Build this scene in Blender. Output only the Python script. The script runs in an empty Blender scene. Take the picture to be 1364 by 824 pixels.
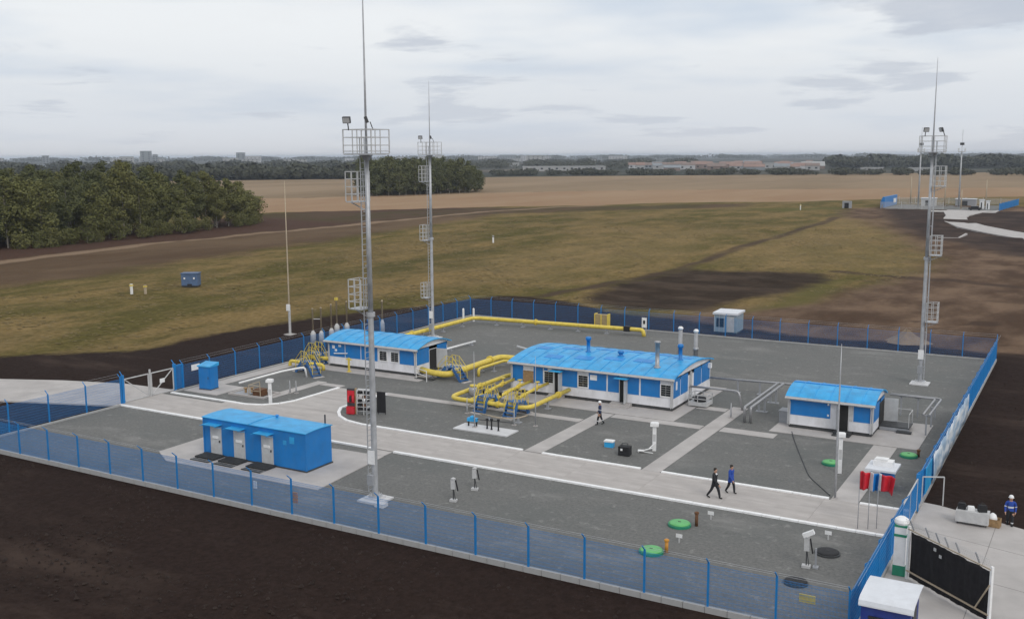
import bpy, math, random
import numpy as np
from mathutils import Vector, Matrix
random.seed(7); RNG = np.random.default_rng(7)
PI = math.pi
sc = bpy.context.scene
COL = sc.collection

# ------------------------------------------------------------------ camera
cam_data = bpy.data.cameras.new('camera')
cam = bpy.data.objects.new('camera', cam_data); COL.objects.link(cam); sc.camera = cam
cam_data.sensor_fit = 'HORIZONTAL'; cam_data.sensor_width = 36.0
cam_data.lens = 1359.04/1364*36.0
cam_data.clip_start = 0.5; cam_data.clip_end = 60000
PITCH, ROLL, YAW = 0.149407860, -0.00489558, -0.522009099
F_ = Vector((math.sin(YAW)*math.cos(PITCH), math.cos(YAW)*math.cos(PITCH), -math.sin(PITCH)))
R_ = Vector((math.cos(YAW), -math.sin(YAW), 0)); U_ = R_.cross(F_)
R2 = R_*math.cos(ROLL)+U_*math.sin(ROLL); U2 = -R_*math.sin(ROLL)+U_*math.cos(ROLL)
M = Matrix((R2, U2, -F_)).transposed().to_4x4(); M.translation = (0, 0, 19.5)
cam.matrix_world = M

# ------------------------------------------------------------------ view, world, sun
sc.view_settings.view_transform = 'Standard'; sc.view_settings.look = 'None'
sc.view_settings.exposure = 0.0; sc.view_settings.gamma = 1.0
SUN_AZ = math.radians(128); SUN_EL = math.radians(38)      # azimuth from +Y towards +X
world = bpy.data.worlds.new('World'); sc.world = world; world.use_nodes = True
SKY_OFF = ((33.777, 30.318, 0), (16.823, 10.357, 0))
def build_world():
    nt = world.node_tree; N = nt.nodes; L = nt.links; N.clear()
    out = N.new('ShaderNodeOutputWorld'); bg = N.new('ShaderNodeBackground'); bg.inputs['Strength'].default_value = 0.097
    L.new(bg.outputs[0], out.inputs[0])
    sky = N.new('ShaderNodeTexSky'); sky.sky_type = 'NISHITA'; sky.sun_disc = False
    sky.sun_elevation = SUN_EL; sky.sun_rotation = SUN_AZ; sky.air_density = 1.2; sky.dust_density = 2.5
    tc = N.new('ShaderNodeTexCoord'); sp = N.new('ShaderNodeSeparateXYZ'); L.new(tc.outputs['Generated'], sp.inputs[0])
    def m(op, a, b=None, c=None):
        n = N.new('ShaderNodeMath'); n.operation = op
        for i, v in enumerate((a, b, c)):
            if v is None: continue
            if isinstance(v, (int, float)): n.inputs[i].default_value = v
            else: L.new(v, n.inputs[i])
        return n.outputs[0]
    zz = m('ADD', m('MAXIMUM', sp.outputs[2], 0.0), 0.10)
    u = m('DIVIDE', sp.outputs[0], zz); v = m('DIVIDE', sp.outputs[1], zz)
    cb = N.new('ShaderNodeCombineXYZ'); L.new(u, cb.inputs[0]); L.new(v, cb.inputs[1])
    def noise(scale, detail, rough, off, dist=0.0):
        mp = N.new('ShaderNodeMapping'); L.new(cb.outputs[0], mp.inputs[0]); mp.inputs['Location'].default_value = off
        n = N.new('ShaderNodeTexNoise'); L.new(mp.outputs[0], n.inputs['Vector'])
        n.inputs['Scale'].default_value = scale; n.inputs['Detail'].default_value = detail
        n.inputs['Roughness'].default_value = rough; n.inputs['Distortion'].default_value = dist
        return n.outputs['Fac']
    def ramp(f, a, b):
        r = N.new('ShaderNodeMapRange'); r.interpolation_type = 'SMOOTHSTEP'; L.new(f, r.inputs[0])
        r.inputs[1].default_value = a; r.inputs[2].default_value = b; return r.outputs[0]
    def mix(f, a, b):
        n = N.new('ShaderNodeMix'); n.data_type = 'RGBA'
        if isinstance(f, (int, float)): n.inputs['Factor'].default_value = f
        else: L.new(f, n.inputs['Factor'])
        for k, v in (('A', a), ('B', b)):
            s = [i for i in n.inputs if i.name == k and i.type == 'RGBA'][0]
            if isinstance(v, tuple): s.default_value = (*v, 1)
            else: L.new(v, s)
        return [o for o in n.outputs if o.type == 'RGBA'][0]
    sheet = ramp(noise(0.42, 4, 0.55, SKY_OFF[0]), 0.32, 0.54)       # bright deck against blue-grey deck
    c = mix(sheet, (6.5, 7.3, 8.4), (9.1, 9.35, 9.6))
    puff = ramp(noise(0.70, 6, 0.58, SKY_OFF[1], 0.25), 0.55, 0.63)  # darker ragged low puffs
    c = mix(m('MULTIPLY', puff, 0.78), c, (5.5, 5.95, 6.85))
    wisp = ramp(noise(2.6, 5, 0.6, (5.3, 8.9, 0)), 0.45, 0.75)
    c = mix(m('MULTIPLY', wisp, 0.22), c, (8.6, 8.7, 8.9))
    low = ramp(sp.outputs[2], 0.125, 0.03)                              # far deck flattens into an even veil
    c = mix(m('MULTIPLY', low, 0.6), c, (6.55, 7.05, 7.85))
    c = mix(m('MULTIPLY', ramp(sp.outputs[2], 0.035, 0.0), 0.5), c, (7.3, 7.3, 7.55))
    c = mix(0.06, c, sky.outputs[0])
    L.new(c, bg.inputs['Color'])
build_world()
sun_d = bpy.data.lights.new('sun', 'SUN'); sun_d.energy = 1.15; sun_d.angle = math.radians(22); sun_d.color = (1.0, 0.96, 0.9)
sun = bpy.data.objects.new('sun', sun_d); COL.objects.link(sun)
sd = Vector((math.sin(SUN_AZ)*math.cos(SUN_EL), math.cos(SUN_AZ)*math.cos(SUN_EL), math.sin(SUN_EL)))
sun.rotation_euler = sd.to_track_quat('Z', 'Y').to_euler(); sun.location = (0, 0, 80)

# ------------------------------------------------------------------ materials
MATS = {}
def mat(name, col, rough=0.6, metal=0.0, var=0.12, scale=3.0, bump=0.0, bscale=30.0, streak=0.0, spec=0.5, dst=None, dirt=None, dirt_amt=0.0, dscale=1.0):
    if name in MATS: return MATS[name]
    m = bpy.data.materials.new(name); m.use_nodes = True; nt = m.node_tree; N = nt.nodes; L = nt.links
    b = N['Principled BSDF']; b.inputs['Roughness'].default_value = rough; b.inputs['Metallic'].default_value = metal
    b.inputs['Specular IOR Level'].default_value = spec
    tc = N.new('ShaderNodeTexCoord')
    n = N.new('ShaderNodeTexNoise'); n.inputs['Scale'].default_value = scale; n.inputs['Detail'].default_value = 5
    L.new(tc.outputs['Object'], n.inputs['Vector'])
    mx = N.new('ShaderNodeMix'); mx.data_type = 'RGBA'
    A = [i for i in mx.inputs if i.type == 'RGBA']; O = [o for o in mx.outputs if o.type == 'RGBA'][0]
    A[0].default_value = (*[max(0, c*(1-var)) for c in col], 1); A[1].default_value = (*[min(1, c*(1+var)) for c in col], 1)
    mr = N.new('ShaderNodeMapRange'); mr.inputs[1].default_value = 0.3; mr.inputs[2].default_value = 0.7
    L.new(n.outputs['Fac'], mr.inputs[0]); L.new(mr.outputs[0], mx.inputs['Factor'])
    cur = O
    if dirt_amt > 0:
        n2 = N.new('ShaderNodeTexNoise'); n2.inputs['Scale'].default_value = dscale; n2.inputs['Detail'].default_value = 6; n2.inputs['Roughness'].default_value = 0.65
        mp = N.new('ShaderNodeMapping'); mp.inputs['Scale'].default_value = dst or (1, 1, 1.0-0.8*streak); mp.inputs['Location'].default_value = (3, 7, 1)
        L.new(tc.outputs['Object'], mp.inputs[0]); L.new(mp.outputs[0], n2.inputs['Vector'])
        r2 = N.new('ShaderNodeMapRange'); r2.inputs[1].default_value = 0.45; r2.inputs[2].default_value = 0.75; r2.inputs[4].default_value = dirt_amt
        L.new(n2.outputs['Fac'], r2.inputs[0])
        m2 = N.new('ShaderNodeMix'); m2.data_type = 'RGBA'; A2 = [i for i in m2.inputs if i.type == 'RGBA']
        L.new(r2.outputs[0], m2.inputs['Factor']); L.new(cur, A2[0]); A2[1].default_value = (*(dirt or (0.1, 0.09, 0.08)), 1)
        cur = [o for o in m2.outputs if o.type == 'RGBA'][0]
    L.new(cur, b.inputs['Base Color'])
    if bump > 0:
        n3 = N.new('ShaderNodeTexNoise'); n3.inputs['Scale'].default_value = bscale; n3.inputs['Detail'].default_value = 4
        L.new(tc.outputs['Object'], n3.inputs['Vector'])
        bp = N.new('ShaderNodeBump'); bp.inputs['Strength'].default_value = bump; bp.inputs['Distance'].default_value = 0.05
        L.new(n3.outputs['Fac'], bp.inputs['Height']); L.new(bp.outputs[0], b.inputs['Normal'])
    MATS[name] = m; return m
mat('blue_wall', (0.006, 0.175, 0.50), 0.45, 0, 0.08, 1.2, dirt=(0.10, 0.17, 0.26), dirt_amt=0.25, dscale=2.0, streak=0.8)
mat('blue_roof', (0.03, 0.355, 0.70), 0.42, 0, 0.14, 1.3, dirt=(0.03, 0.20, 0.46), dirt_amt=0.65, dscale=1.3)  # wall paint with the roof's sky light and sheen put into its colour
mat('blue_fence', (0.008, 0.19, 0.50), 0.45, 0, 0.08, 2.0)
mat('blue_dark', (0.012, 0.03, 0.20), 0.5, 0, 0.15, 2.0, dirt=(0.03, 0.08, 0.25), dirt_amt=0.4, dscale=3)
mat('blue_stair', (0.02, 0.12, 0.33), 0.5, 0, 0.15, 3.0, dirt=(0.12, 0.13, 0.15), dirt_amt=0.4, dscale=6)
mat('white_panel', (0.74, 0.74, 0.77), 0.5, 0, 0.05, 1.0, dirt=(0.33, 0.31, 0.29), dirt_amt=0.4, dscale=1.4, streak=0.6)
mat('white_paint', (0.80, 0.80, 0.80), 0.5, 0, 0.05, 2.0, dirt=(0.45, 0.43, 0.4), dirt_amt=0.3, dscale=3)
mat('light_grey', (0.50, 0.50, 0.50), 0.5, 0, 0.08, 3.0, dirt=(0.25, 0.24, 0.23), dirt_amt=0.3, dscale=3)
mat('galvanised', (0.48, 0.49, 0.51), 0.45, 0.35, 0.15, 2.5, dirt=(0.25, 0.25, 0.26), dirt_amt=0.4, dscale=1.5)
mat('steel_pipe', (0.36, 0.36, 0.37), 0.40, 0.5, 0.12, 4.0)
mat('dark_steel', (0.06, 0.062, 0.065), 0.55, 0.3, 0.2, 4.0)
mat('black', (0.012, 0.012, 0.014), 0.7, 0, 0.2, 5.0)
mat('black_cloth', (0.010, 0.009, 0.011), 0.95, 0, 0.35, 4.0, bump=0.6, bscale=5)
mat('yellow', (0.70, 0.54, 0.09), 0.5, 0, 0.10, 3.0, dirt=(0.36, 0.24, 0.03), dirt_amt=0.35, dscale=3)
mat('orange', (0.55, 0.24, 0.03), 0.6, 0, 0.15, 6.0)
mat('red', (0.55, 0.015, 0.03), 0.55, 0, 0.12, 4.0)
mat('green_lid', (0.12, 0.42, 0.14), 0.5, 0, 0.10, 4.0)
mat('green_band', (0.02, 0.22, 0.13), 0.5, 0, 0.10, 4.0)
mat('brown_rust', (0.14, 0.065, 0.03), 0.8, 0.2, 0.25, 8.0)
mat('rod_tan', (0.45, 0.37, 0.27), 0.6, 0.2, 0.15, 6.0)
mat('concrete', (0.43, 0.405, 0.39), 0.85, 0, 0.10, 0.7, bump=0.15, bscale=8, dirt=(0.29, 0.265, 0.25), dirt_amt=0.45, dscale=0.35)
mat('concrete_slab', (0.44, 0.41, 0.39), 0.85, 0, 0.08, 0.9, bump=0.12, bscale=7, dirt=(0.27, 0.245, 0.23), dirt_amt=0.7, dscale=1.5, dst=(0.10, 1, 1))
mat('kerb_white', (0.84, 0.84, 0.84), 0.7, 0, 0.05, 2.0, dirt=(0.55, 0.53, 0.51), dirt_amt=0.35, dscale=2.5)
mat('kerb_grey', (0.35, 0.35, 0.35), 0.8, 0, 0.08, 2.0, dirt=(0.32, 0.31, 0.29), dirt_amt=0.5, dscale=2)
mat('roof_white', (0.66, 0.68, 0.72), 0.45, 0, 0.06, 1.5, dirt=(0.45, 0.45, 0.45), dirt_amt=0.25, dscale=2)
mat('glass_dark', (0.015, 0.018, 0.022), 0.12, 0, 0.3, 4.0)
mat('door_grey', (0.50, 0.51, 0.52), 0.5, 0, 0.08, 3.0, dirt=(0.3, 0.3, 0.3), dirt_amt=0.3, dscale=3)
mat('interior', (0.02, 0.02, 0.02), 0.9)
mat('wood', (0.30, 0.19, 0.09), 0.75, 0, 0.25, 6.0)
mat('skin', (0.46, 0.27, 0.19), 0.55, 0, 0.06, 8.0)
mat('suit_dark', (0.016, 0.017, 0.021), 0.85, 0, 0.2, 12.0)
mat('navy_cloth', (0.018, 0.035, 0.10), 0.85, 0, 0.2, 12.0)
mat('royal_cloth', (0.015, 0.06, 0.32), 0.8, 0, 0.15, 12.0)
mat('grey_cloth', (0.10, 0.11, 0.12), 0.85, 0, 0.2, 12.0)
mat('reflect', (0.62, 0.64, 0.66), 0.4, 0, 0.05, 8.0)
mat('shoe', (0.012, 0.012, 0.012), 0.6)
mat('hair', (0.025, 0.02, 0.016), 0.8)
mat('helmet', (0.78, 0.78, 0.78), 0.35, 0, 0.03, 6.0)
mat('sand', (0.21, 0.155, 0.105), 0.95, 0, 0.15, 1.5, bump=0.5, bscale=4)
mat('bark', (0.22, 0.20, 0.17), 0.9, 0, 0.5, 2.5)
mat('far_wall', (0.42, 0.42, 0.43), 0.8, 0, 0.05, 0.1)
mat('far_roof', (0.26, 0.17, 0.14), 0.8, 0, 0.15, 0.1)
mat('bin_grey', (0.3, 0.31, 0.33), 0.6, 0, 0.1, 3.0)

def leaf_mat(name, c1, c2):
    m = bpy.data.materials.new(name); m.use_nodes = True; nt = m.node_tree; N = nt.nodes; L = nt.links
    b = N['Principled BSDF']; b.inputs['Roughness'].default_value = 0.85; b.inputs['Specular IOR Level'].default_value = 0.2
    g = N.new('ShaderNodeNewGeometry'); oi = N.new('ShaderNodeObjectInfo')
    a = N.new('ShaderNodeMath'); a.operation = 'MULTIPLY_ADD'; L.new(g.outputs['Random Per Island'], a.inputs[0]); a.inputs[1].default_value = 0.45
    s = N.new('ShaderNodeMath'); s.operation = 'MULTIPLY'; L.new(oi.outputs['Random'], s.inputs[0]); s.inputs[1].default_value = 0.45
    L.new(s.outputs[0], a.inputs[2])
    mx = N.new('ShaderNodeMix'); mx.data_type = 'RGBA'; A = [i for i in mx.inputs if i.type == 'RGBA']
    A[0].default_value = (*c1, 1); A[1].default_value = (*c2, 1); L.new(a.outputs[0], mx.inputs['Factor'])
    L.new([o for o in mx.outputs if o.type == 'RGBA'][0], b.inputs['Base Color'])
    MATS[name] = m
leaf_mat('leaf_birch', (0.095, 0.102, 0.034), (0.165, 0.158, 0.056))
leaf_mat('leaf_grove', (0.072, 0.082, 0.034), (0.120, 0.124, 0.052))
leaf_mat('leaf_far', (0.050, 0.054, 0.038), (0.080, 0.082, 0.056))

# ------------------------------------------------------------------ mesh helpers
class MB:
    def __init__(s): s.v = []; s.f = []; s.m = []
    def face(s, pts, m=0):
        i = len(s.v); s.v += [tuple(p) for p in pts]; s.f.append(tuple(range(i, i+len(pts)))); s.m.append(m); return s
    def box(s, x0, x1, y0, y1, z0, z1, m=0):
        i = len(s.v)
        s.v += [(x0,y0,z0),(x1,y0,z0),(x1,y1,z0),(x0,y1,z0),(x0,y0,z1),(x1,y0,z1),(x1,y1,z1),(x0,y1,z1)]
        for f in ((0,3,2,1),(4,5,6,7),(0,1,5,4),(1,2,6,5),(2,3,7,6),(3,0,4,7)):
            s.f.append(tuple(i+k for k in f)); s.m.append(m)
        return s
    def cbox(s, c, size, m=0, rz=0.0):
        n0 = len(s.v); a, b, d = size[0]/2, size[1]/2, size[2]/2
        s.box(-a, a, -b, b, -d, d, m); co, si = math.cos(rz), math.sin(rz)
        for k in range(n0, len(s.v)):
            x, y, z = s.v[k]; s.v[k] = (c[0]+x*co-y*si, c[1]+x*si+y*co, c[2]+z)
        return s
    def bar(s, p, q, w, h=None, m=0, caps=True):      # square bar between two points
        return s.tube(p, q, w*0.7071, 4, None, m, caps, PI/4)
    def tube(s, p, q, r, n=8, r2=None, m=0, caps=True, ph=0.0):
        p = Vector(p); q = Vector(q); d = (q-p).normalized(); r2 = r if r2 is None else r2
        a = Vector((0,0,1)) if abs(d.z) < 0.9 else Vector((1,0,0))
        u = d.cross(a).normalized(); w = d.cross(u); i = len(s.v)
        for c, rr in ((p, r), (q, r2)):
            for k in range(n):
                t = 2*PI*k/n+ph; s.v.append(tuple(c+(u*math.cos(t)+w*math.sin(t))*rr))
        for k in range(n):
            k2 = (k+1) % n; s.f.append((i+k, i+k2, i+n+k2, i+n+k)); s.m.append(m)
        if caps:
            s.f.append(tuple(i+k for k in range(n-1, -1, -1))); s.m.append(m)
            s.f.append(tuple(i+n+k for k in range(n))); s.m.append(m)
        return s
    def path(s, pts, r, n=10, m=0, bend=0.0):         # swept tube with rounded corners
        P = [Vector(p) for p in pts]
        if bend > 0 and len(P) > 2:
            Q = [P[0]]
            for k in range(1, len(P)-1):
                a = (P[k-1]-P[k]); b = (P[k+1]-P[k]); la = min(bend, a.length*0.45); lb = min(bend, b.length*0.45)
                A = P[k]+a.normalized()*la; B = P[k]+b.normalized()*lb
                for t in (0, .25, .5, .75, 1): Q.append(A*(1-t)**2+P[k]*2*t*(1-t)+B*t*t)
            Q.append(P[-1]); P = Q
        rings = []
        prev = None
        for k, c in enumerate(P):
            d = (P[min(k+1, len(P)-1)]-P[max(k-1, 0)]).normalized()
            if prev is None:
                a = Vector((0,0,1)) if abs(d.z) < 0.9 else Vector((1,0,0)); u = d.cross(a).normalized()
            else:
                u = (prev-d*prev.dot(d)).normalized()
            prev = u; w = d.cross(u); i = len(s.v); rings.append(i)
            for j in range(n):
                t = 2*PI*j/n; s.v.append(tuple(c+(u*math.cos(t)+w*math.sin(t))*r))
        for a, b in zip(rings[:-1], rings[1:]):
            for j in range(n):
                j2 = (j+1) % n; s.f.append((a+j, a+j2, b+j2, b+j)); s.m.append(m)
        s.f.append(tuple(rings[0]+j for j in range(n-1, -1, -1))); s.m.append(m)
        s.f.append(tuple(rings[-1]+j for j in range(n))); s.m.append(m)
        return s
    def lathe(s, prof, n=16, c=(0,0,0), m=0):
        i0 = len(s.v)
        for r, z in prof:
            for k in range(n): t = 2*PI*k/n; s.v.append((c[0]+r*math.cos(t), c[1]+r*math.sin(t), c[2]+z))
        for a in range(len(prof)-1):
            for k in range(n):
                k2 = (k+1) % n; s.f.append((i0+a*n+k, i0+a*n+k2, i0+(a+1)*n+k2, i0+(a+1)*n+k)); s.m.append(m)
        s.f.append(tuple(i0+k for k in range(n-1, -1, -1))); s.m.append(m)
        t0 = i0+(len(prof)-1)*n; s.f.append(tuple(t0+k for k in range(n))); s.m.append(m)
        return s
    def prism(s, poly, z0, z1, m=0):
        i = len(s.v); n = len(poly)
        for z in (z0, z1): s.v += [(x, y, z) for x, y in poly]
        s.f.append(tuple(i+k for k in range(n-1, -1, -1))); s.m.append(m)
        s.f.append(tuple(i+n+k for k in range(n))); s.m.append(m)
        for k in range(n): k2 = (k+1) % n; s.f.append((i+k, i+k2, i+n+k2, i+n+k)); s.m.append(m)
        return s
    def mesh(s, name, mats, smooth=False):
        me = bpy.data.meshes.new(name); me.from_pydata(s.v, [], s.f)
        for mm in mats: me.materials.append(MATS[mm])
        if len(mats) > 1: me.polygons.foreach_set('material_index', s.m)
        if smooth: me.shade_smooth()
        me.update(); return me
    def build(s, name, mats, parent=None, smooth=False, loc=None):
        if isinstance(mats, str): mats = [mats]
        return obj(name, s.mesh(name, mats, smooth), parent, loc)
def obj(name, me, parent=None, loc=None, rz=0.0):
    o = bpy.data.objects.new(name, me); COL.objects.link(o); o.parent = parent
    if loc is not None: o.location = loc
    if rz: o.rotation_euler = (0, 0, rz)
    return o
def tag(o, label, cat, group=None):
    o['label'] = label; o['category'] = cat
    if group: o['group'] = group
    return o
def thing(name, label, cat, loc=(0,0,0), rz=0.0, group=None):
    o = bpy.data.objects.new(name, None); COL.objects.link(o); o.location = loc; o.rotation_euler = (0, 0, rz)
    o.empty_display_size = 0.3
    return tag(o, label, cat, group)
def struct(o): o['kind'] = 'structure'; return o
def stuff(o): o['kind'] = 'stuff'; return o
def dup(root, loc, rz, label, group=None):
    r = root.copy(); COL.objects.link(r); r.location = loc; r.rotation_euler = (0, 0, rz); r['label'] = label
    if group: r['group'] = group
    for ch in list(root.children):
        c = ch.copy(); COL.objects.link(c); c.parent = r
        for g in ch.children: d = g.copy(); COL.objects.link(d); d.parent = c
    return r

# ------------------------------------------------------------------ ground: one sheet to the horizon
def sdf(poly, X, Y):
    P = np.array(poly, float); n = len(P); d = np.full(X.shape, 1e18); ins = np.zeros(X.shape, bool)
    for i in range(n):
        a = P[i]; b = P[(i+1) % n]; e = b-a; wx = X-a[0]; wy = Y-a[1]
        t = np.clip((wx*e[0]+wy*e[1])/(e@e), 0, 1); d = np.minimum(d, (wx-e[0]*t)**2+(wy-e[1]*t)**2)
        if a[1] != b[1]:
            c = ((a[1] <= Y) & (b[1] > Y)) | ((b[1] <= Y) & (a[1] > Y))
            xi = a[0]+(Y-a[1])/(b[1]-a[1])*e[0]; ins ^= c & (X < xi)
    return np.where(ins, 1, -1)*np.sqrt(d)
def sdline(pts, w, X, Y):
    P = np.array(pts, float); d = np.full(X.shape, 1e18)
    for a, b in zip(P[:-1], P[1:]):
        e = b-a; t = np.clip(((X-a[0])*e[0]+(Y-a[1])*e[1])/(e@e), 0, 1)
        d = np.minimum(d, (X-a[0]-e[0]*t)**2+(Y-a[1]-e[1]*t)**2)
    return w/2-np.sqrt(d)
def axis(lo, hi, step, far):
    a = list(np.arange(lo, hi+0.1, step)); s = step
    while a[-1] < far: s *= 1.22; a.append(a[-1]+s)
    s = step
    while a[0] > -far: s *= 1.22; a.insert(0, a[0]-s)
    return np.array(a)
gx = axis(-260, 45, 2.0, 9500); gy = axis(0, 420, 2.0, 12500); gy = gy[gy > -400]
GX, GY = np.meshgrid(gx, gy); nx, ny = len(gx), len(gy)
def vnoise(X, Y, s, seed):
    r = np.random.default_rng(seed).random((256, 256)); x = X/s; y = Y/s; xi = np.floor(x).astype(int); yi = np.floor(y).astype(int)
    fx = x-xi; fy = y-yi; fx = fx*fx*(3-2*fx); fy = fy*fy*(3-2*fy); g = lambda a, b: r[a % 256, b % 256]
    return (g(xi,yi)*(1-fx)+g(xi+1,yi)*fx)*(1-fy)+(g(xi,yi+1)*(1-fx)+g(xi+1,yi+1)*fx)*fy-0.5
yard_d = sdf([(-67.2,40.2),(-7.3,40.2),(-7.3,106.4),(-67.2,106.4)], GX, GY)
road_d = np.maximum(sdf([(-95,40),(-66,50),(-66,60),(-95,62)], GX, GY), sdf([(-9,36),(40,20),(40,62),(-9,61)], GX, GY))
rough = np.clip((-np.maximum(yard_d, road_d)-1.5)/6, 0, 1)*np.clip((600-np.hypot(GX, GY))/300, 0, 1)
GZ = -0.14+rough*(-0.05)+rough*(0.55*vnoise(GX, GY, 23, 1)+0.28*vnoise(GX, GY, 8, 2)+0.22*vnoise(GX, GY, 4, 3))
GZ += np.clip((np.hypot(GX, GY)-150)/300, 0, 1)*0.2
zones = {
 'brown': sdf([(-150,90),(-143,108),(-150,130),(-156,176),(-163,220),(-175,290),(-186,335),(-210,335),(-230,300),(-226,224),(-206,132),(-200,90)], GX, GY),
 'furrow': sdf([(-184,80),(-187,138),(-190,160),(-192,186),(-192,219),(-190,262),(-190,300),(-215,335),(-250,290),(-240,224),(-220,132),(-215,80)], GX, GY),
 'fringe': sdf([(-262,255),(-238,285),(-205,322),(-172,358),(-120,405),(-118,375),(-160,330),(-186,280),(-194,240)], GX, GY),
 'far': sdf([(-700,560),(-618,651),(-578,722),(-489,781),(-475,853),(-352,925),(-237,1035),(-72,1210),(600,1700),(9800,6000),(9800,13000),(-9800,13000),(-9800,-400),(-900,-400)], GX, GY),
 'field': sdf([(-420,235),(-256,262),(-238,297),(-206,335),(-174,369),(-148,402),(-113,425),(-80,471),(-49,505),(-30,519),(60,560),(600,900),(900,1700),(-72,1210),(-237,1035),(-352,925),(-475,853),(-489,781),(-578,722),(-618,651),(-700,560)], GX, GY),
 'stubble': sdf([(-341,359),(-318,397),(-287,465),(-270,484),(-212,546),(-39,655),(700,1130),(900,1700),(-72,1210),(-237,1035),(-352,925),(-475,853),(-489,781),(-578,722),(-618,651),(-700,560)], GX, GY),
 'hedge': sdline([(-420,300),(-341,359),(-318,397),(-287,465),(-270,484),(-212,546),(-39,655),(700,1130)], 4.0, GX, GY),
 'track': sdline([(-170,40),(-176,80),(-182,120),(-184,138),(-187,160),(-190,186),(-189,219),(-187,266),(-190,310),(-180,345),(-172,370)], 4.2, GX, GY),
 'dirt': sdf([(-52,108),(-36,133),(-33,150),(-27,176),(-26,203),(-45,270),(-70,330),(-80,380),(-60,420),(70,420),(90,100)], GX, GY),
 'straw': np.maximum(sdf([(-60,178),(-67,215),(-69,325),(-60,325),(-30,205),(-26,178),(-40,176)], GX, GY), sdf([(-100,150),(-76,140),(-72,200),(-84,260),(-112,250)], GX, GY)),
 'green': np.maximum(sdf([(-39,124),(-37,141),(-39,166),(-34,166),(-32,138)], GX, GY), sdf([(-115,365),(-84,392),(-78,386),(-95,355)], GX, GY)),
 'farsoil': sdf([(-68,386),(-50,305),(-38,262),(-10,215),(30,190),(90,190),(90,386)], GX, GY),
 'tread': np.maximum.reduce([sdline(q, 0.9, GX, GY) for q in ([(-25,118),(-12,128),(4,146),(10,170),(2,200),(-16,235)],[(-23,116.5),(-9.8,127),(6.2,145),(12.2,170),(4,201),(-14,236)],[(-20,125),(0,131),(25,133)],[(-20,127.4),(0,133.4),(25,135.4)],[(-8,116),(6,124),(22,121)],[(-30,140),(-12,150),(8,152),(28,146)])]),
 'rut': np.maximum(sdline([(-70,122),(-66,140),(-63,168),(-66,221),(-69,302),(-72,330)], 2.6, GX, GY), sdline([(-38,176),(-20,172),(20,160)], 3.0, GX, GY)),
 'soil': sdf([(-130,-300),(-118,20),(-104,50),(-94,61),(-90,66),(-86,73),(-85,83),(-83,93),(-80,104),(-75,118),(-71,128),(-64,124),(-52,117),(-30,112),(-8,111),(8,118),(60,118),(120,-300)], GX, GY),
 'patch': sdf([(-62,128),(-64,150),(-62,167),(-39,173),(-36,160),(-41,140),(-43,124),(-54,120)], GX, GY),
}
gm = bpy.data.meshes.new('ground')
gv = np.stack([GX.ravel(), GY.ravel(), GZ.ravel()], 1)
ii = (np.arange(ny-1)[:, None]*nx+np.arange(nx-1)[None, :]).ravel()
gf = np.stack([ii, ii+1, ii+1+nx, ii+nx], 1)
gm.from_pydata(gv.tolist(), [], gf.tolist())
for k, d in zones.items():
    a = gm.attributes.new(k, 'FLOAT', 'POINT'); a.data.foreach_set('value', d.ravel().astype(np.float32))
gm.shade_smooth()
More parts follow.
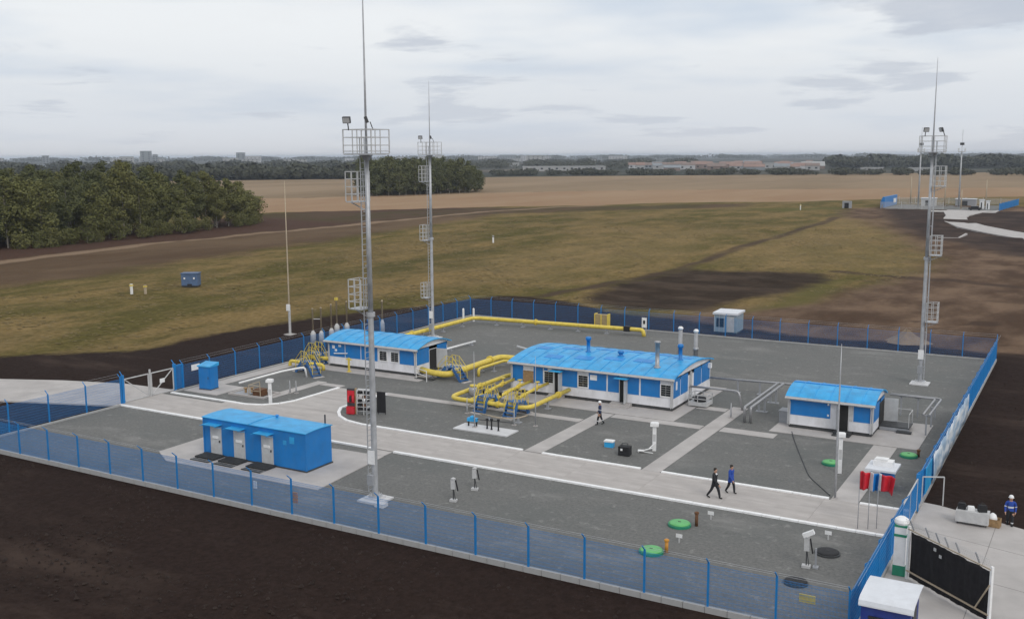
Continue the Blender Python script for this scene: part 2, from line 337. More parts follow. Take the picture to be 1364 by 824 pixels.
def ground_mat():
    m = bpy.data.materials.new('terrain'); m.use_nodes = True; nt = m.node_tree; N = nt.nodes; L = nt.links
    b = N['Principled BSDF']; b.inputs['Roughness'].default_value = 1.0; b.inputs['Specular IOR Level'].default_value = 0.05
    tc = N.new('ShaderNodeTexCoord')
    def noise(scale, detail=5, rough=0.6, stretch=(1,1,1), loc=(0,0,0), dist=0.0):
        mp = N.new('ShaderNodeMapping'); L.new(tc.outputs['Object'], mp.inputs[0]); mp.inputs['Scale'].default_value = stretch; mp.inputs['Location'].default_value = loc
        n = N.new('ShaderNodeTexNoise'); L.new(mp.outputs[0], n.inputs['Vector']); n.inputs['Scale'].default_value = scale
        n.inputs['Detail'].default_value = detail; n.inputs['Roughness'].default_value = rough; n.inputs['Distortion'].default_value = dist
        return n.outputs['Fac']
    def rng(f, a, b_, lo=0.0, hi=1.0):
        r = N.new('ShaderNodeMapRange'); r.interpolation_type = 'SMOOTHSTEP'; L.new(f, r.inputs[0]); r.inputs[1].default_value = a; r.inputs[2].default_value = b_
        r.inputs[3].default_value = lo; r.inputs[4].default_value = hi; return r.outputs[0]
    def mix(f, a, b_):
        n = N.new('ShaderNodeMix'); n.data_type = 'RGBA'; L.new(f, n.inputs['Factor'])
        S = [i for i in n.inputs if i.type == 'RGBA']
        for s, v in zip(S, (a, b_)):
            if isinstance(v, tuple): s.default_value = (*v, 1)
            else: L.new(v, s)
        return [o for o in n.outputs if o.type == 'RGBA'][0]
    def add(a, b_, k=1.0):
        n = N.new('ShaderNodeMath'); n.operation = 'MULTIPLY_ADD'; L.new(b_, n.inputs[0]); n.inputs[1].default_value = k; L.new(a, n.inputs[2]); return n.outputs[0]
    def attr(k): n = N.new('ShaderNodeAttribute'); n.attribute_name = k; return n.outputs['Fac']
    n_edge = noise(0.09, 6, 0.65); n_edge2 = noise(0.5, 5, 0.7, loc=(9, 2, 0))
    n_streak = noise(0.05, 6, 0.62, (1, 0.5, 1), (4, 1, 0), 0.4)
    n_patch = noise(0.022, 5, 0.55, (1, 0.45, 1), (1, 8, 0)); n_fine = noise(1.3, 6, 0.7); n_clod = noise(3.2, 5, 0.7)
    # meadow: olive grass with dry tan streaks
    c = mix(rng(n_fine, 0.3, 0.7), (0.066, 0.056, 0.017), (0.122, 0.102, 0.032))
    c = mix(rng(n_streak, 0.42, 0.64, 0, 0.85), c, mix(rng(n_fine, 0.3, 0.7), (0.140, 0.100, 0.042), (0.225, 0.158, 0.072)))
    c = mix(rng(n_patch, 0.55, 0.74, 0, 0.75), c, (0.062, 0.058, 0.021))
    c = mix(rng(noise(0.16, 5, 0.6, loc=(2, 7, 0)), 0.60, 0.78, 0, 0.7), c, (0.105, 0.066, 0.042))
    n_s2 = noise(0.10, 7, 0.66, (1, 0.45, 1), (6, 2, 0), 0.3)
    c = mix(rng(n_s2, 0.43, 0.64, 0, 0.85), c, mix(rng(n_fine, 0.3, 0.7), (0.150, 0.105, 0.040), (0.265, 0.182, 0.080)))
    c = mix(rng(noise(0.30, 6, 0.7, (1, 0.4, 1), (8, 8, 0)), 0.54, 0.68, 0, 0.65), c, (0.058, 0.052, 0.018))
    def layer(c, name, col, amp=2.0, soft=0.6, fine=0.0, op=1.0):
        d = attr(name); d = add(d, n_edge, amp)
        if fine: d = add(d, n_edge2, fine)
        off = amp*0.5+fine*0.5
        return mix(rng(d, off-soft, off+soft, 0, op), c, col)
    c = layer(c, 'brown', mix(rng(n_streak, 0.35, 0.65), (0.088, 0.055, 0.036), (0.125, 0.084, 0.055)), 22, 6, 4, 0.9)
    c = layer(c, 'furrow', mix(rng(n_fine, 0.3, 0.7), (0.062, 0.036, 0.026), (0.090, 0.052, 0.038)), 5, 1.5)
    c = layer(c, 'fringe', mix(rng(n_streak, 0.4, 0.6), (0.070, 0.055, 0.027), (0.090, 0.058, 0.038)), 14, 6, 0, 0.85)
    town = mix(rng(noise(0.006, 6, 0.7, (1, 0.5, 1)), 0.42, 0.60), (0.040, 0.046, 0.036), (0.085, 0.080, 0.065))
    town = mix(rng(noise(0.0035, 5, 0.6, (1, 0.4, 1), (7, 3, 0)), 0.60, 0.68, 0, 0.8), town, (0.21, 0.165, 0.125))
    c = layer(c, 'far', town, 30, 10)
    c = layer(c, 'field', mix(rng(noise(0.03, 5, 0.6, (1, 0.3, 1)), 0.35, 0.65), (0.285, 0.185, 0.112), (0.325, 0.225, 0.142)), 6, 2)
    c = layer(c, 'stubble', mix(rng(noise(0.012, 5, 0.6, (1, 0.3, 1), (3, 3, 0)), 0.35, 0.65), (0.225, 0.165, 0.105), (0.285, 0.210, 0.138)), 6, 2)
    c = layer(c, 'hedge', (0.085, 0.060, 0.036), 5, 1.5, 0, 0.85)
    c = layer(c, 'track', mix(rng(n_fine, 0.3, 0.7), (0.220, 0.155, 0.105), (0.290, 0.210, 0.145)), 2.5, 0.7, 0, 0.8)
    c = layer(c, 'dirt', mix(rng(noise(0.12, 6, 0.65, (1, 0.5, 1), (5, 5, 0)), 0.35, 0.68), (0.072, 0.044, 0.031), (0.180, 0.120, 0.082)), 16, 5, 5, 0.95)
    c = mix(rng(attr('tread'), 0.0, 0.35, 0, 0.7), c, (0.052, 0.034, 0.026))
    c = layer(c, 'straw', mix(rng(n_fine, 0.3, 0.7), (0.190, 0.135, 0.060), (0.300, 0.210, 0.100)), 26, 9, 10, 0.42)
    c = layer(c, 'green', (0.105, 0.095, 0.030), 5, 2.0, 1.5, 0.8)
    c = layer(c, 'farsoil', mix(rng(n_edge, 0.4, 0.65), (0.040, 0.028, 0.024), (0.072, 0.050, 0.040)), 14, 4)
    c = layer(c, 'rut', (0.062, 0.042, 0.032), 2.5, 0.9, 0, 0.85)
    c = layer(c, 'patch', mix(rng(noise(0.15, 6, 0.7, (0.6, 1, 1), (2, 2, 0)), 0.40, 0.66), (0.026, 0.0175, 0.0145), (0.066, 0.046, 0.036)), 9, 2.5, 3, 0.93)
    soil = mix(rng(n_clod, 0.3, 0.7), (0.020, 0.0130, 0.0108), (0.033, 0.0215, 0.018))
    soil = mix(rng(noise(0.11, 6, 0.72, (0.35, 1, 1), (1, 3, 0)), 0.50, 0.74, 0, 0.85), soil, (0.066, 0.046, 0.037))
    soil = mix(rng(noise(0.42, 6, 0.72, (0.3, 1, 1), (5, 3, 0)), 0.60, 0.78, 0, 0.7), soil, (0.085, 0.062, 0.051))
    c = layer(c, 'soil', soil, 6, 1.2, 3)
    L.new(c, b.inputs['Base Color'])
    bp = N.new('ShaderNodeBump'); bp.inputs['Strength'].default_value = 0.7; bp.inputs['Distance'].default_value = 0.25
    L.new(add(noise(0.9, 6, 0.7), n_clod, 0.35), bp.inputs['Height']); L.new(bp.outputs[0], b.inputs['Normal'])
    return m
gm.materials.append(ground_mat())
struct(obj('ground', gm))

# ------------------------------------------------------------------ gravel yard, road, paths, pads
XL, XR, YF, YB = -66.9, -7.65, 40.5, 106.0           # fence lines
def gravel_mat():
    m = bpy.data.materials.new('gravel'); m.use_nodes = True; nt = m.node_tree; N = nt.nodes; L = nt.links
    b = N['Principled BSDF']; b.inputs['Roughness'].default_value = 0.9; b.inputs['Specular IOR Level'].default_value = 0.2
    tc = N.new('ShaderNodeTexCoord')
    def noise(scale, detail=5, rough=0.6, loc=(0,0,0), stretch=(1,1,1)):
        mp = N.new('ShaderNodeMapping'); L.new(tc.outputs['Object'], mp.inputs[0]); mp.inputs['Location'].default_value = loc; mp.inputs['Scale'].default_value = stretch
        n = N.new('ShaderNodeTexNoise'); L.new(mp.outputs[0], n.inputs['Vector']); n.inputs['Scale'].default_value = scale; n.inputs['Detail'].default_value = detail; n.inputs['Roughness'].default_value = rough
        return n.outputs['Fac']
    def rng(f, a, b_, hi=1.0):
        r = N.new('ShaderNodeMapRange'); r.interpolation_type = 'SMOOTHSTEP'; L.new(f, r.inputs[0]); r.inputs[1].default_value = a; r.inputs[2].default_value = b_; r.inputs[4].default_value = hi; return r.outputs[0]
    def mix(f, a, b_):
        n = N.new('ShaderNodeMix'); n.data_type = 'RGBA'; L.new(f, n.inputs['Factor']); S = [i for i in n.inputs if i.type == 'RGBA']
        for s, v in zip(S, (a, b_)):
            if isinstance(v, tuple): s.default_value = (*v, 1)
            else: L.new(v, s)
        return [o for o in n.outputs if o.type == 'RGBA'][0]
    c = mix(rng(noise(5.5, 6, 0.75), 0.3, 0.7), (0.120, 0.120, 0.115), (0.182, 0.181, 0.174))
    c = mix(rng(noise(0.13, 5, 0.6, (2, 9, 0)), 0.45, 0.68, 0.6), c, (0.125, 0.132, 0.128))
    c = mix(rng(noise(0.30, 6, 0.70, (7, 1, 0), (0.5, 1, 1)), 0.52, 0.74, 0.75), c, (0.235, 0.230, 0.220))
    c = mix(rng(noise(1.4, 6, 0.75, (3, 6, 0)), 0.55, 0.70, 0.7), c, (0.290, 0.284, 0.272))
    c = mix(rng(noise(0.9, 6, 0.7, (4, 4, 0)), 0.56, 0.76, 0.6), c, (0.094, 0.095, 0.092))
    L.new(c, b.inputs['Base Color'])
    bp = N.new('ShaderNodeBump'); bp.inputs['Strength'].default_value = 0.5; bp.inputs['Distance'].default_value = 0.04
    L.new(noise(9, 5, 0.7), bp.inputs['Height']); L.new(bp.outputs[0], b.inputs['Normal'])
    MATS['gravel'] = m
gravel_mat()
struct(MB().box(XL-0.05, XR+0.05, YF-0.05, YB+0.05, -0.9, 0.0).build('gravel_yard', 'gravel'))
road = MB()
road.prism([(-57.9,58.2),(-56.6,58.7),(-55.7,59.7),(-55.25,61.0),(-55.2,66.4),(-50.6,66.4),(-50.6,60.9),(-49.9,59.7),(-49.0,58.8),(-47.8,58.05),(-46.0,57.62),(-46.0,57.55),(-60,57.55),(-60,58.05)], -0.3, 0.03)
road_o = struct(road.build('road', 'concrete_slab'))
sl = MB().box(0.006, 4.994, 0.006, 2.139, -0.3, 0.0).mesh('slab', ['concrete_slab'])
for i in range(12):
    for j in range(2):
        o = obj('slab', sl, road_o, (XL+0.2+i*5.0-0.3, 53.25+j*2.145, 0.030+0.004*random.random())); o.scale = ((XR-XL+0.3)/60.0*1.0, 1, 1)
        o.location.x = XL-0.2+i*5.0*(XR-XL+0.3)/60.0
paths = [  # concrete footpaths: (x0,x1,y0,y1)
 (-32.3,-31.0,57.7,69.4),(-23.8,-22.6,57.6,76.0),(-50.5,-42.2,66.1,66.95),(-42.1,-32.4,66.1,66.95),(-30.9,-23.9,68.5,69.5),(-22.5,-18.6,68.6,69.8),
 (-12.2,-10.7,57.6,70.3),(-66.3,-64.9,59.9,73.5),(-58.6,-57.6,60.9,67.6),(-57.5,-55.3,66.5,67.3),(-41.2,-39.8,52.1,53.1),(-26.2,-23.9,74.2,75.2)]
pt = MB()
for k, (a, b_, c_, d_) in enumerate(paths): pt.box(a, b_, c_, d_, -0.2, 0.020+0.002*(k % 3))
struct(pt.build('footpath', 'concrete'))
def pad(name, *q): return struct(MB().box(*q[:4], -0.2, q[4] if len(q) > 4 else 0.05).build(name, 'concrete'))
struct(MB().prism([(-53.6,45.6),(-51.5,44.35),(-39.0,44.6),(-39.7,52.0),(-43.0,51.9),(-53.6,50.6)], -0.2, 0.045).build('container_pad', 'concrete'))
pad('plant_room_pad', -42.4,-26.3,69.6,82.0, 0.034); pad('meter_house_pad', -63.6,-50.7,71.6,79.4, 0.034); pad('switch_room_pad', -19.4,-9.4,70.4,77.6, 0.034)
MATS['pad_white'] = mat('pad_white', (0.60, 0.60, 0.61), 0.85, 0, 0.05, 1.0, dirt=(0.45, 0.44, 0.43), dirt_amt=0.4, dscale=1)
struct(MB().box(-39.5,-35.0,60.0,61.7,-0.2,0.08).build('manifold_pad', 'pad_white'))
struct(MB().box(-66.2,-62.4,59.3,62.6,-0.2,0.04).build('cabinet_pad', 'concrete'))
# kerbs, each stone a piece
ks = MB().box(0.012, 0.988, -0.12, 0.12, -0.3, 0.0).mesh('kerbstone', ['kerb_white'])
ksg = MB().box(0.012, 0.988, -0.09, 0.09, -0.75, 0.0).mesh('kerbstone', ['kerb_grey'])
def kerb(name, pts, top=0.10, me=None, step=1.0, root=None):
    root = root or struct(MB().box(-0.02, 0.02, -0.02, 0.02, -0.3, -0.25).build(name, 'kerb_grey', None, False, (pts[0][0], pts[0][1], 0)))
    bx, by = root.location.x, root.location.y
    for a, b_ in zip(pts[:-1], pts[1:]):
        L_ = math.hypot(b_[0]-a[0], b_[1]-a[1]); n = max(1, round(L_/step)); ang = math.atan2(b_[1]-a[1], b_[0]-a[0])
        for i in range(n):
            t = i/n; o = obj('kerbstone', me or ks, root, (a[0]+(b_[0]-a[0])*t-bx, a[1]+(b_[1]-a[1])*t-by, top+random.uniform(-.006, .006)), ang); o.scale.x = L_/n
    return root
kerb('road_kerb', [(-66.6,53.12),(-41.3,53.12)]); kerb('road_kerb', [(-39.7,53.12),(-7.9,53.12)])
kerb('road_kerb', [(-66.4,58.15),(-58.0,58.15),(-56.65,58.6),(-55.75,59.6),(-55.3,60.9),(-55.2,66.3)])
kerb('road_kerb', [(-50.5,66.0),(-50.55,60.9),(-49.8,59.7),(-48.9,58.75),(-47.7,58.05),(-46.0,57.7),(-32.4,57.65)])
kerb('road_kerb', [(-30.9,57.65),(-23.9,57.65)]); kerb('road_kerb', [(-22.5,57.65),(-12.3,57.65)]); kerb('road_kerb', [(-10.6,57.65),(-7.9,57.65)])
kerb('perimeter_kerb', [(XL,YF),(XR,YF)], 0.14, ksg); kerb('perimeter_kerb', [(XL+0.45,YF+0.4),(XL+0.45,53.0)], 0.12, ksg)
kerb('perimeter_kerb', [(XL+0.45,58.4),(XL+0.45,YB-0.5)], 0.12, ksg); kerb('perimeter_kerb', [(XL+0.5,YB-0.45),(XR-0.3,YB-0.45)], 0.12, ksg)
kerb('perimeter_kerb', [(XR,YF+0.2),(XR,53.0)], 0.10, ksg); kerb('perimeter_kerb', [(XR,58.3),(XR,YB)], 0.10, ksg)
# roads outside the fence
struct(MB().prism([(-67.0,53.0),(-66.98,59.2),(-73,58.8),(-79,57.0),(-86,54.0),(-100,46.5),(-100,40.5),(-90,44.5),(-80,48.3),(-74,50.6)], -0.5, -0.02).build('access_road', 'concrete'))
ap = struct(MB().prism([(-7.55,30),(-7.55,59.75),(-6.6,59.6),(-2.2,57.75),(14,52),(30,44),(30,30)], -0.5, -0.01).build('entrance_apron', 'concrete'))
mat('tar', (0.25, 0.235, 0.225), 0.9)
for (x0, y0, x1, y1) in ((-7.4,55.3,12,50.0),(-7.4,50.6,20,43.5),(-3.6,58.3,-3.9,40.0),(0.6,57.0,0.2,36.0),(5.0,55.0,4.6,34.0),(-1.6,46.8,0.3,44.2)):
    a_ = math.atan2(y1-y0, x1-x0); L_ = math.hypot(x1-x0, y1-y0)
    MB().cbox((0,0,0), (L_, 0.035, 0.006), 0).build('joint', 'tar', ap, False, ((x0+x1)/2, (y0+y1)/2, -0.008)).rotation_euler = (0, 0, a_)
struct(MB().prism([(-50.5,374),(-46,374),(-42.5,352),(-41.5,338),(-39.5,322),(-33,298),(-24,278),(-10,252),(12,224),(30,206),(30,216),(14,234),(-5,262),(-19,288),(-27,306),(-33,325),(-35.5,342),(-36,356),(-34,374),(-30,374),(-30,392),(-67,392),(-67,386),(-52,386)], -0.6, 0.06).build('distant_road', 'concrete'))

# ------------------------------------------------------------------ perimeter fences
def wire_panel(w, h, t=0.0043):
    m = MB(); n = int(w/0.055)
    for i in range(n+1):
        x = 0.02+(w-0.04)*i/n
        k = len(m.v); m.v += [(x-t,-t,0),(x+t,-t,0),(x+t,t,0),(x-t,t,0),(x-t,-t,h),(x+t,-t,h),(x+t,t,h),(x-t,t,h)]
        for f in ((0,1,5,4),(1,2,6,5),(2,3,7,6),(3,0,4,7)): m.f.append(tuple(k+q for q in f)); m.m.append(0)
    for z in (0.02, 0.22, 0.42, 0.62, 0.82, 1.02, 1.22, 1.42, 1.62, 1.82, h-0.02):
        if z > h: continue
        k = len(m.v); m.v += [(0,-t-.008,z-t),(w,-t-.008,z-t),(w,-t+.001,z-t),(0,-t+.001,z-t),(0,-t-.008,z+t),(w,-t-.008,z+t),(w,-t+.001,z+t),(0,-t+.001,z+t)]
        for f in ((0,1,5,4),(2,3,7,6),(4,5,6,7),(0,3,2,1)): m.f.append(tuple(k+q for q in f)); m.m.append(0)
    return m.mesh('mesh_panel', ['blue_fence'])
PANEL = wire_panel(3.0, 1.95); PANEL_THIN = wire_panel(3.0, 1.95, 0.0029)
def post_mesh():
    m = MB(); m.box(-.04,.04,-.04,.04,-0.4,2.15); m.bar((0,0,2.14),(0,-0.30,2.42),0.045)
    return m.mesh('post', ['blue_fence'])
POST = post_mesh()
def fence(label, a, b_, outward, first=True, last=True, panel=None):
    L_ = math.hypot(b_[0]-a[0], b_[1]-a[1]); n = max(1, round(L_/3.0)); ang = math.atan2(b_[1]-a[1], b_[0]-a[0])
    r = thing('perimeter_fence', label, 'fence', (a[0], a[1], 0), ang, 'blue wire mesh fences round the yard')
    flip = PI if outward > 0 else 0
    for i in range(n+1):
        if (i == 0 and not first) or (i == n and not last): continue
        obj('post', POST, r, (L_*i/n, 0, 0), flip)
    for i in range(n):
        o = obj('mesh_panel', panel or PANEL, r, (L_*i/n, 0, 0.10)); o.scale.x = L_/n/3.0
    w = MB()
    for k in (0.4, 0.95):
        w.tube((0, outward*0.30*k, 2.14+0.28*k), (L_, outward*0.30*k, 2.14+0.28*k), 0.006, 4)
    w.build('barbed_wire', 'galvanised', r)
    return r
fence('long blue wire mesh fence in the foreground beside the dark bare soil', (XL, YF), (XR, YF), -1)
fence('short blue mesh fence between the near corner and the open white barrier gate', (XL, YF), (XL, 53.5), 1, False, True)
fence('blue mesh fence running from the wicket door past the yellow stile to the far corner', (XL, 59.9), (XL, YB), 1, True, True, PANEL_THIN)
fence('dark looking mesh fence across the back of the yard by the cabin on the soil', (XL, YB), (XR, YB), 1, False, True, PANEL_THIN)
fence('bright blue mesh fence seen nearly edge on beside bare soil with a white banner', (XR, 58.2), (XR, YB), -1, True, False)
fence('blue mesh fence behind the blue and white booth, beside two black manhole covers', (XR, YF), (XR, 53.0), -1, False, True)

# ------------------------------------------------------------------ buildings
def quadwall(m, x0, x1, z0, z1, y, d, mi=0): m.box(x0, x1, y-d, y, z0, z1, mi)
def window(parent, x, z, w, h, y, bars=4, face='-y', frame='white_paint'):
    """barred window on a wall whose outside faces -y at local y"""
    t = 0.07
    f = MB()
    f.box(x, x+t, y-0.05, y-0.001, z, z+h).box(x+w-t, x+w, y-0.05, y-0.001, z, z+h)
    f.box(x+t, x+w-t, y-0.05, y-0.001, z, z+t).box(x+t, x+w-t, y-0.05, y-0.001, z+h-t, z+h)
    wo = f.build('window', frame, parent)
    MB().box(x+t, x+w-t, y-0.018, y-0.004, z+t, z+h-t).build('pane', 'glass_dark', wo)
    g = MB()
    for i in range(1, bars+1): g.box(x+t, x+w-t, y-0.040, y-0.030, z+t+(h-2*t)*i/(bars+1)-0.008, z+t+(h-2*t)*i/(bars+1)+0.008)
    g.box(x+w/2-0.008, x+w/2+0.008, y-0.048, y-0.041, z+t, z+h-t)
    g.build('grille', 'light_grey', wo)
    return wo
def barrel(x0, x1, y0, y1, z, rise, over, thick=0.07, n=14):
    """curved sheet roof, axis along x"""
    m = MB(); a0, a1 = y0-over, y1+over; rows = []
    for k in range(n+1):
        t = k/n; rows.append((a0+(a1-a0)*t, z+rise*(1-(2*t-1)**2)))
    for (ya, za), (yb, zb) in zip(rows[:-1], rows[1:]):
        m.face([(x0,ya,za+thick),(x1,ya,za+thick),(x1,yb,zb+thick),(x0,yb,zb+thick)])
        m.face([(x0,yb,zb),(x1,yb,zb),(x1,ya,za),(x0,ya,za)])
    for x, s in ((x0, 1), (x1, -1)):
        for (ya, za), (yb, zb) in zip(rows[:-1], rows[1:]):
            q = [(x,ya,za),(x,ya,za+thick),(x,yb,zb+thick),(x,yb,zb)]; m.face(q if s > 0 else q[::-1])
    m.face([(x0,a0,z),(x1,a0,z),(x1,a0,z+thick),(x0,a0,z+thick)]); m.face([(x1,a1,z),(x0,a1,z),(x0,a1,z+thick),(x1,a1,z+thick)])
    return m, rows
def roof_z(y, y0, y1, z, rise, over, thick=0.07):
    t = (y-(y0-over))/(y1-y0+2*over); return z+rise*(1-(2*t-1)**2)+thick
def seams(rows, xs, thick=0.07):
    out = []
    for x in xs:
        m = MB()
        for (ya, za), (yb, zb) in zip(rows[:-1], rows[1:]):
            m.face([(x-.03,ya,za+thick+.035),(x+.03,ya,za+thick+.035),(x+.03,yb,zb+thick+.035),(x-.03,yb,zb+thick+.035)])
            m.face([(x+.03,ya,za+thick-.01),(x+.03,yb,zb+thick-.01),(x+.03,yb,zb+thick+.035),(x+.03,ya,za+thick+.035)])
            m.face([(x-.03,yb,zb+thick-.01),(x-.03,ya,za+thick-.01),(x-.03,ya,za+thick+.035),(x-.03,yb,zb+thick+.035)])
        out.append(m)
    return out
def gable_fill(m, x, y0, y1, z, rise, over, n=12, s=1):
    pts = [(x, y0, z-0.002)]
    for k in range(n+1):
        y = y0+(y1-y0)*k/n; pts.append((x, y, roof_z(y, y0, y1, z, rise, over, 0)+0.001))
    pts.append((x, y1, z-0.002)); pts = pts[1:-1]
    pts = [(x, y0, z-0.3)]+pts+[(x, y1, z-0.3)]
    m.face(pts if s < 0 else pts[::-1])
def house(root, W, D, h, split, blocks_front, blocks_side, rise, over, eave, doors=(), z0=0.28):
    """prefabricated block: white lower wall, blue upper panels proud of it; local origin at the near corner x=0,y=0"""
    base = MB().box(0.05, W-0.05, 0.05, D-0.05, 0.03, z0); base.build('plinth', 'dark_steel', root)
    w = MB().box(0, W, 0, D, z0, h)
    gable_fill(w, W+0.0, 0, D, h, rise, over, s=-1); gable_fill(w, 0, 0, D, h, rise, over, s=1)
    wo = w.build('wall', 'white_panel', root)
    for (a, b_) in blocks_front: MB().box(a, b_, -0.025, 0.02, split, h-0.06).build('wall_panel', 'blue_wall', wo)
    for (a, b_) in blocks_side: MB().box(W-0.02, W+0.025, a, b_, split, h-0.06).build('wall_panel', 'blue_wall', wo)
    MB().box(-0.05, 0.05, -0.06, -0.026, z0, h).box(W-0.05, W+0.05, -0.06, -0.026, z0, h).build('corner_trim', 'light_grey', wo)
    rm, rows = barrel(-eave, W+eave, 0, D, h, rise, over)
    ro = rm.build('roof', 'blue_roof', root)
    MB().box(-eave, W+eave, -over-0.02, -over+0.0, h-0.14, h+0.075).build('fascia', 'light_grey', ro)
    g = MB().path([(-eave, -over-0.09, h-0.04), (W+eave, -over-0.09, h-0.04)], 0.06, 8); g.build('gutter', 'light_grey', ro)
    for x in (0.12, W-0.12):
        MB().path([(x, -over-0.09, h-0.06), (x, -0.10, h-0.35), (x, -0.10, 0.25)], 0.04, 6, 0, 0.1).build('downpipe', 'light_grey', wo)
    return wo, ro, rows
def open_door(root, x, w, h, z0, y, swing=1, canopy=True, leaf='door_grey', ang=1.5):
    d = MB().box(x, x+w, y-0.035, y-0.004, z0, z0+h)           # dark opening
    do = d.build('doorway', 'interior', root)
    f = MB().box(x-0.06, x, y-0.06, y-0.002, z0, z0+h+0.06).box(x+w, x+w+0.06, y-0.06, y-0.002, z0, z0+h+0.06).box(x, x+w, y-0.06, y-0.002, z0+h, z0+h+0.06)
    f.build('frame', 'light_grey', do)
    hx = x+w if swing > 0 else x
    lo = MB().box(0, swing*w if swing > 0 else 0, -0.02, 0.02, 0, h-0.02) if swing > 0 else MB().box(-w, 0, -0.02, 0.02, 0, h-0.02)
    l = lo.build('door_leaf', leaf, do, False, (hx, y-0.08, z0+0.01))
    l.rotation_euler = (0, 0, -ang if swing > 0 else ang)
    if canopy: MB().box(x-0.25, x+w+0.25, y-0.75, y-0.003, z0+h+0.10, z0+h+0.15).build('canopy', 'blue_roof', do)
    return do
def steps(parent, x0, x1, y, z0, n=2, m='dark_steel'):
    s = MB()
    for i in range(n): s.box(x0, x1, y-0.35*(n-i)-0.25, y-0.35*(n-i-1)-0.25+0.02, 0.03, z0*(i+1)/(n+0.5))
    s.box(x0, x1, y-0.27, y-0.07, 0.03, z0-0.02)
    return s.build('step', m, parent)

# --- big plant room, two open doors
W, D, H = 14.25, 8.6, 2.55
b2 = thing('plant_room', 'large white and blue prefabricated plant room with curved blue roof and two open doors', 'building', (-41.65, 72.3, 0))
wo, ro, rows = house(b2, W, D, H, 1.0, [(0.1,1.1),(2.1,2.95),(3.05,3.4),(4.6,6.1),(7.12,8.66),(8.8,9.75),(10.5,11.45),(11.6,13.2)], [(0.1,1.5),(1.65,3.2),(4.6,6.3),(6.45,8.4)], 0.58, 0.28, 0.22)
MB().box(1.1,2.1,-0.03,0.02,0.95,1.95).build('wall_panel', 'wood', wo)
window(wo, 3.05, 1.08, 0.95, 1.05, -0.028); window(wo, 6.15, 1.08, 0.98, 1.05, -0.028); window(wo, 13.22, 1.10, 0.95, 1.02, -0.03)
MB().box(7.25,7.85,-0.045,-0.026,1.78,2.2).build('sign_plate', 'white_paint', wo)
for x, sw in ((4.1, 1), (9.85, 1)):
    dd = open_door(b2, x, 0.58, 1.85, 0.3, -0.026, sw)
steps(b2, 9.2, 10.9, 0, 0.3, 2, 'concrete'); steps(b2, 3.6, 5.0, 0, 0.3, 1, 'concrete')
for m in seams(rows, [0.65+1.25*q for q in range(12)]): m.build('seam', 'blue_roof', ro)
mat('blue_patch', (0.02, 0.24, 0.62), 0.45, 0, 0.1, 1.0)
for (x, y, w_, d_) in ((2.4,1.2,1.5,0.8),(5.0,1.6,1.5,0.9),(7.4,2.2,1.6,0.8),(9.9,2.4,1.6,0.9),(2.6,4.2,1.6,0.8),(5.2,5.4,1.6,0.7),(7.6,5.6,1.7,0.7),(10.1,5.6,1.6,0.7),(0.5,3.3,1.2,1.0),(12.3,5.0,1.5,0.8)):
    p = MB(); za = roof_z(y, 0, D, H, 0.58, 0.28); zb = roof_z(y+d_, 0, D, H, 0.58, 0.28)
    p.face([(x,y,za+.03),(x+w_,y,za+.03),(x+w_,y+d_,zb+.03),(x,y+d_,zb+.03)])
    p.face([(x,y,za-.02),(x+w_,y,za-.02),(x+w_,y,za+.03),(x,y,za+.03)]); p.face([(x+w_,y,za-.02),(x+w_,y+d_,zb-.02),(x+w_,y+d_,zb+.03),(x+w_,y,za+.03)])
    p.face([(x,y+d_,zb-.02),(x,y,za-.02),(x,y,za+.03),(x,y+d_,zb+.03)]); p.face([(x+w_,y+d_,zb-.02),(x,y+d_,zb-.02),(x,y+d_,zb+.03),(x+w_,y+d_,zb+.03)])
    p.build('roof_patch', 'blue_patch', ro)
def vent(x, y, r, h, cap, m, name='vent_pipe'):
    z = roof_z(y, 0, D, H, 0.58, 0.28)-0.05
    q = MB().lathe([(r*1.6,0),(r*1.6,0.1),(r,0.12),(r,h-cap),(r*1.55,h-cap),(r*1.55,h-0.04),(r*0.9,h)], 14, (x, y, z)); return q.build(name, m, ro, True)
vent(5.2, 3.9, 0.15, 1.35, 0.28, 'blue_wall'); vent(13.2, 4.3, 0.15, 1.35, 0.28, 'blue_wall')
vent(8.3, 3.6, 0.17, 0.5, 0.2, 'blue_wall')
vent(12.3, 1.6, 0.17, 2.15, 0.12, 'steel_pipe', 'flue')
# side details: roof ladder-like frame and wall lamps on the gable side
MB().box(W+0.03, W+0.16, 3.6, 3.78, 0.3, 2.5).build('downpipe', 'light_grey', wo); MB().box(W+0.03, W+0.07, 0.5, 0.75, 1.6, 2.25).build('sign_plate', 'white_paint', wo); MB().box(W+0.03, W+0.3, 7.9, 8.15, 2.0, 2.4).build('lamp_box', 'white_paint', wo)

# --- meter house
W1, D1 = 10.0, 5.0
b1 = thing('meter_house', 'small white and blue meter house with curved blue roof behind the nearest mast', 'building', (-62.0, 73.2, 0))
wo, ro, rows = house(b1, W1, D1, 2.45, 1.0, [(0.1,1.9),(2.0,3.75),(3.85,5.7),(8.2,9.85)], [(0.1,2.0),(3.3,4.9)], 0.55, 0.28, 0.35)
window(wo, 5.9, 1.08, 0.95, 0.98, -0.028); window(wo, 7.2, 1.08, 0.95, 0.98, -0.028)
for (x, z, w_, h_) in ((0.45,1.75,0.3,0.3),(1.2,1.95,0.3,0.2),(0.75,1.5,0.25,0.22)): MB().box(x, x+w_, -0.05, -0.026, z, z+h_).build('sign_plate', 'white_paint', wo)
MB().path([(0.7,-0.12,1.3),(2.2,-0.12,1.42)], 0.05, 6).path([(2.2,-0.12,1.42),(2.2,0.0,1.42)], 0.05, 6).build('wall_pipe', 'white_paint', wo)
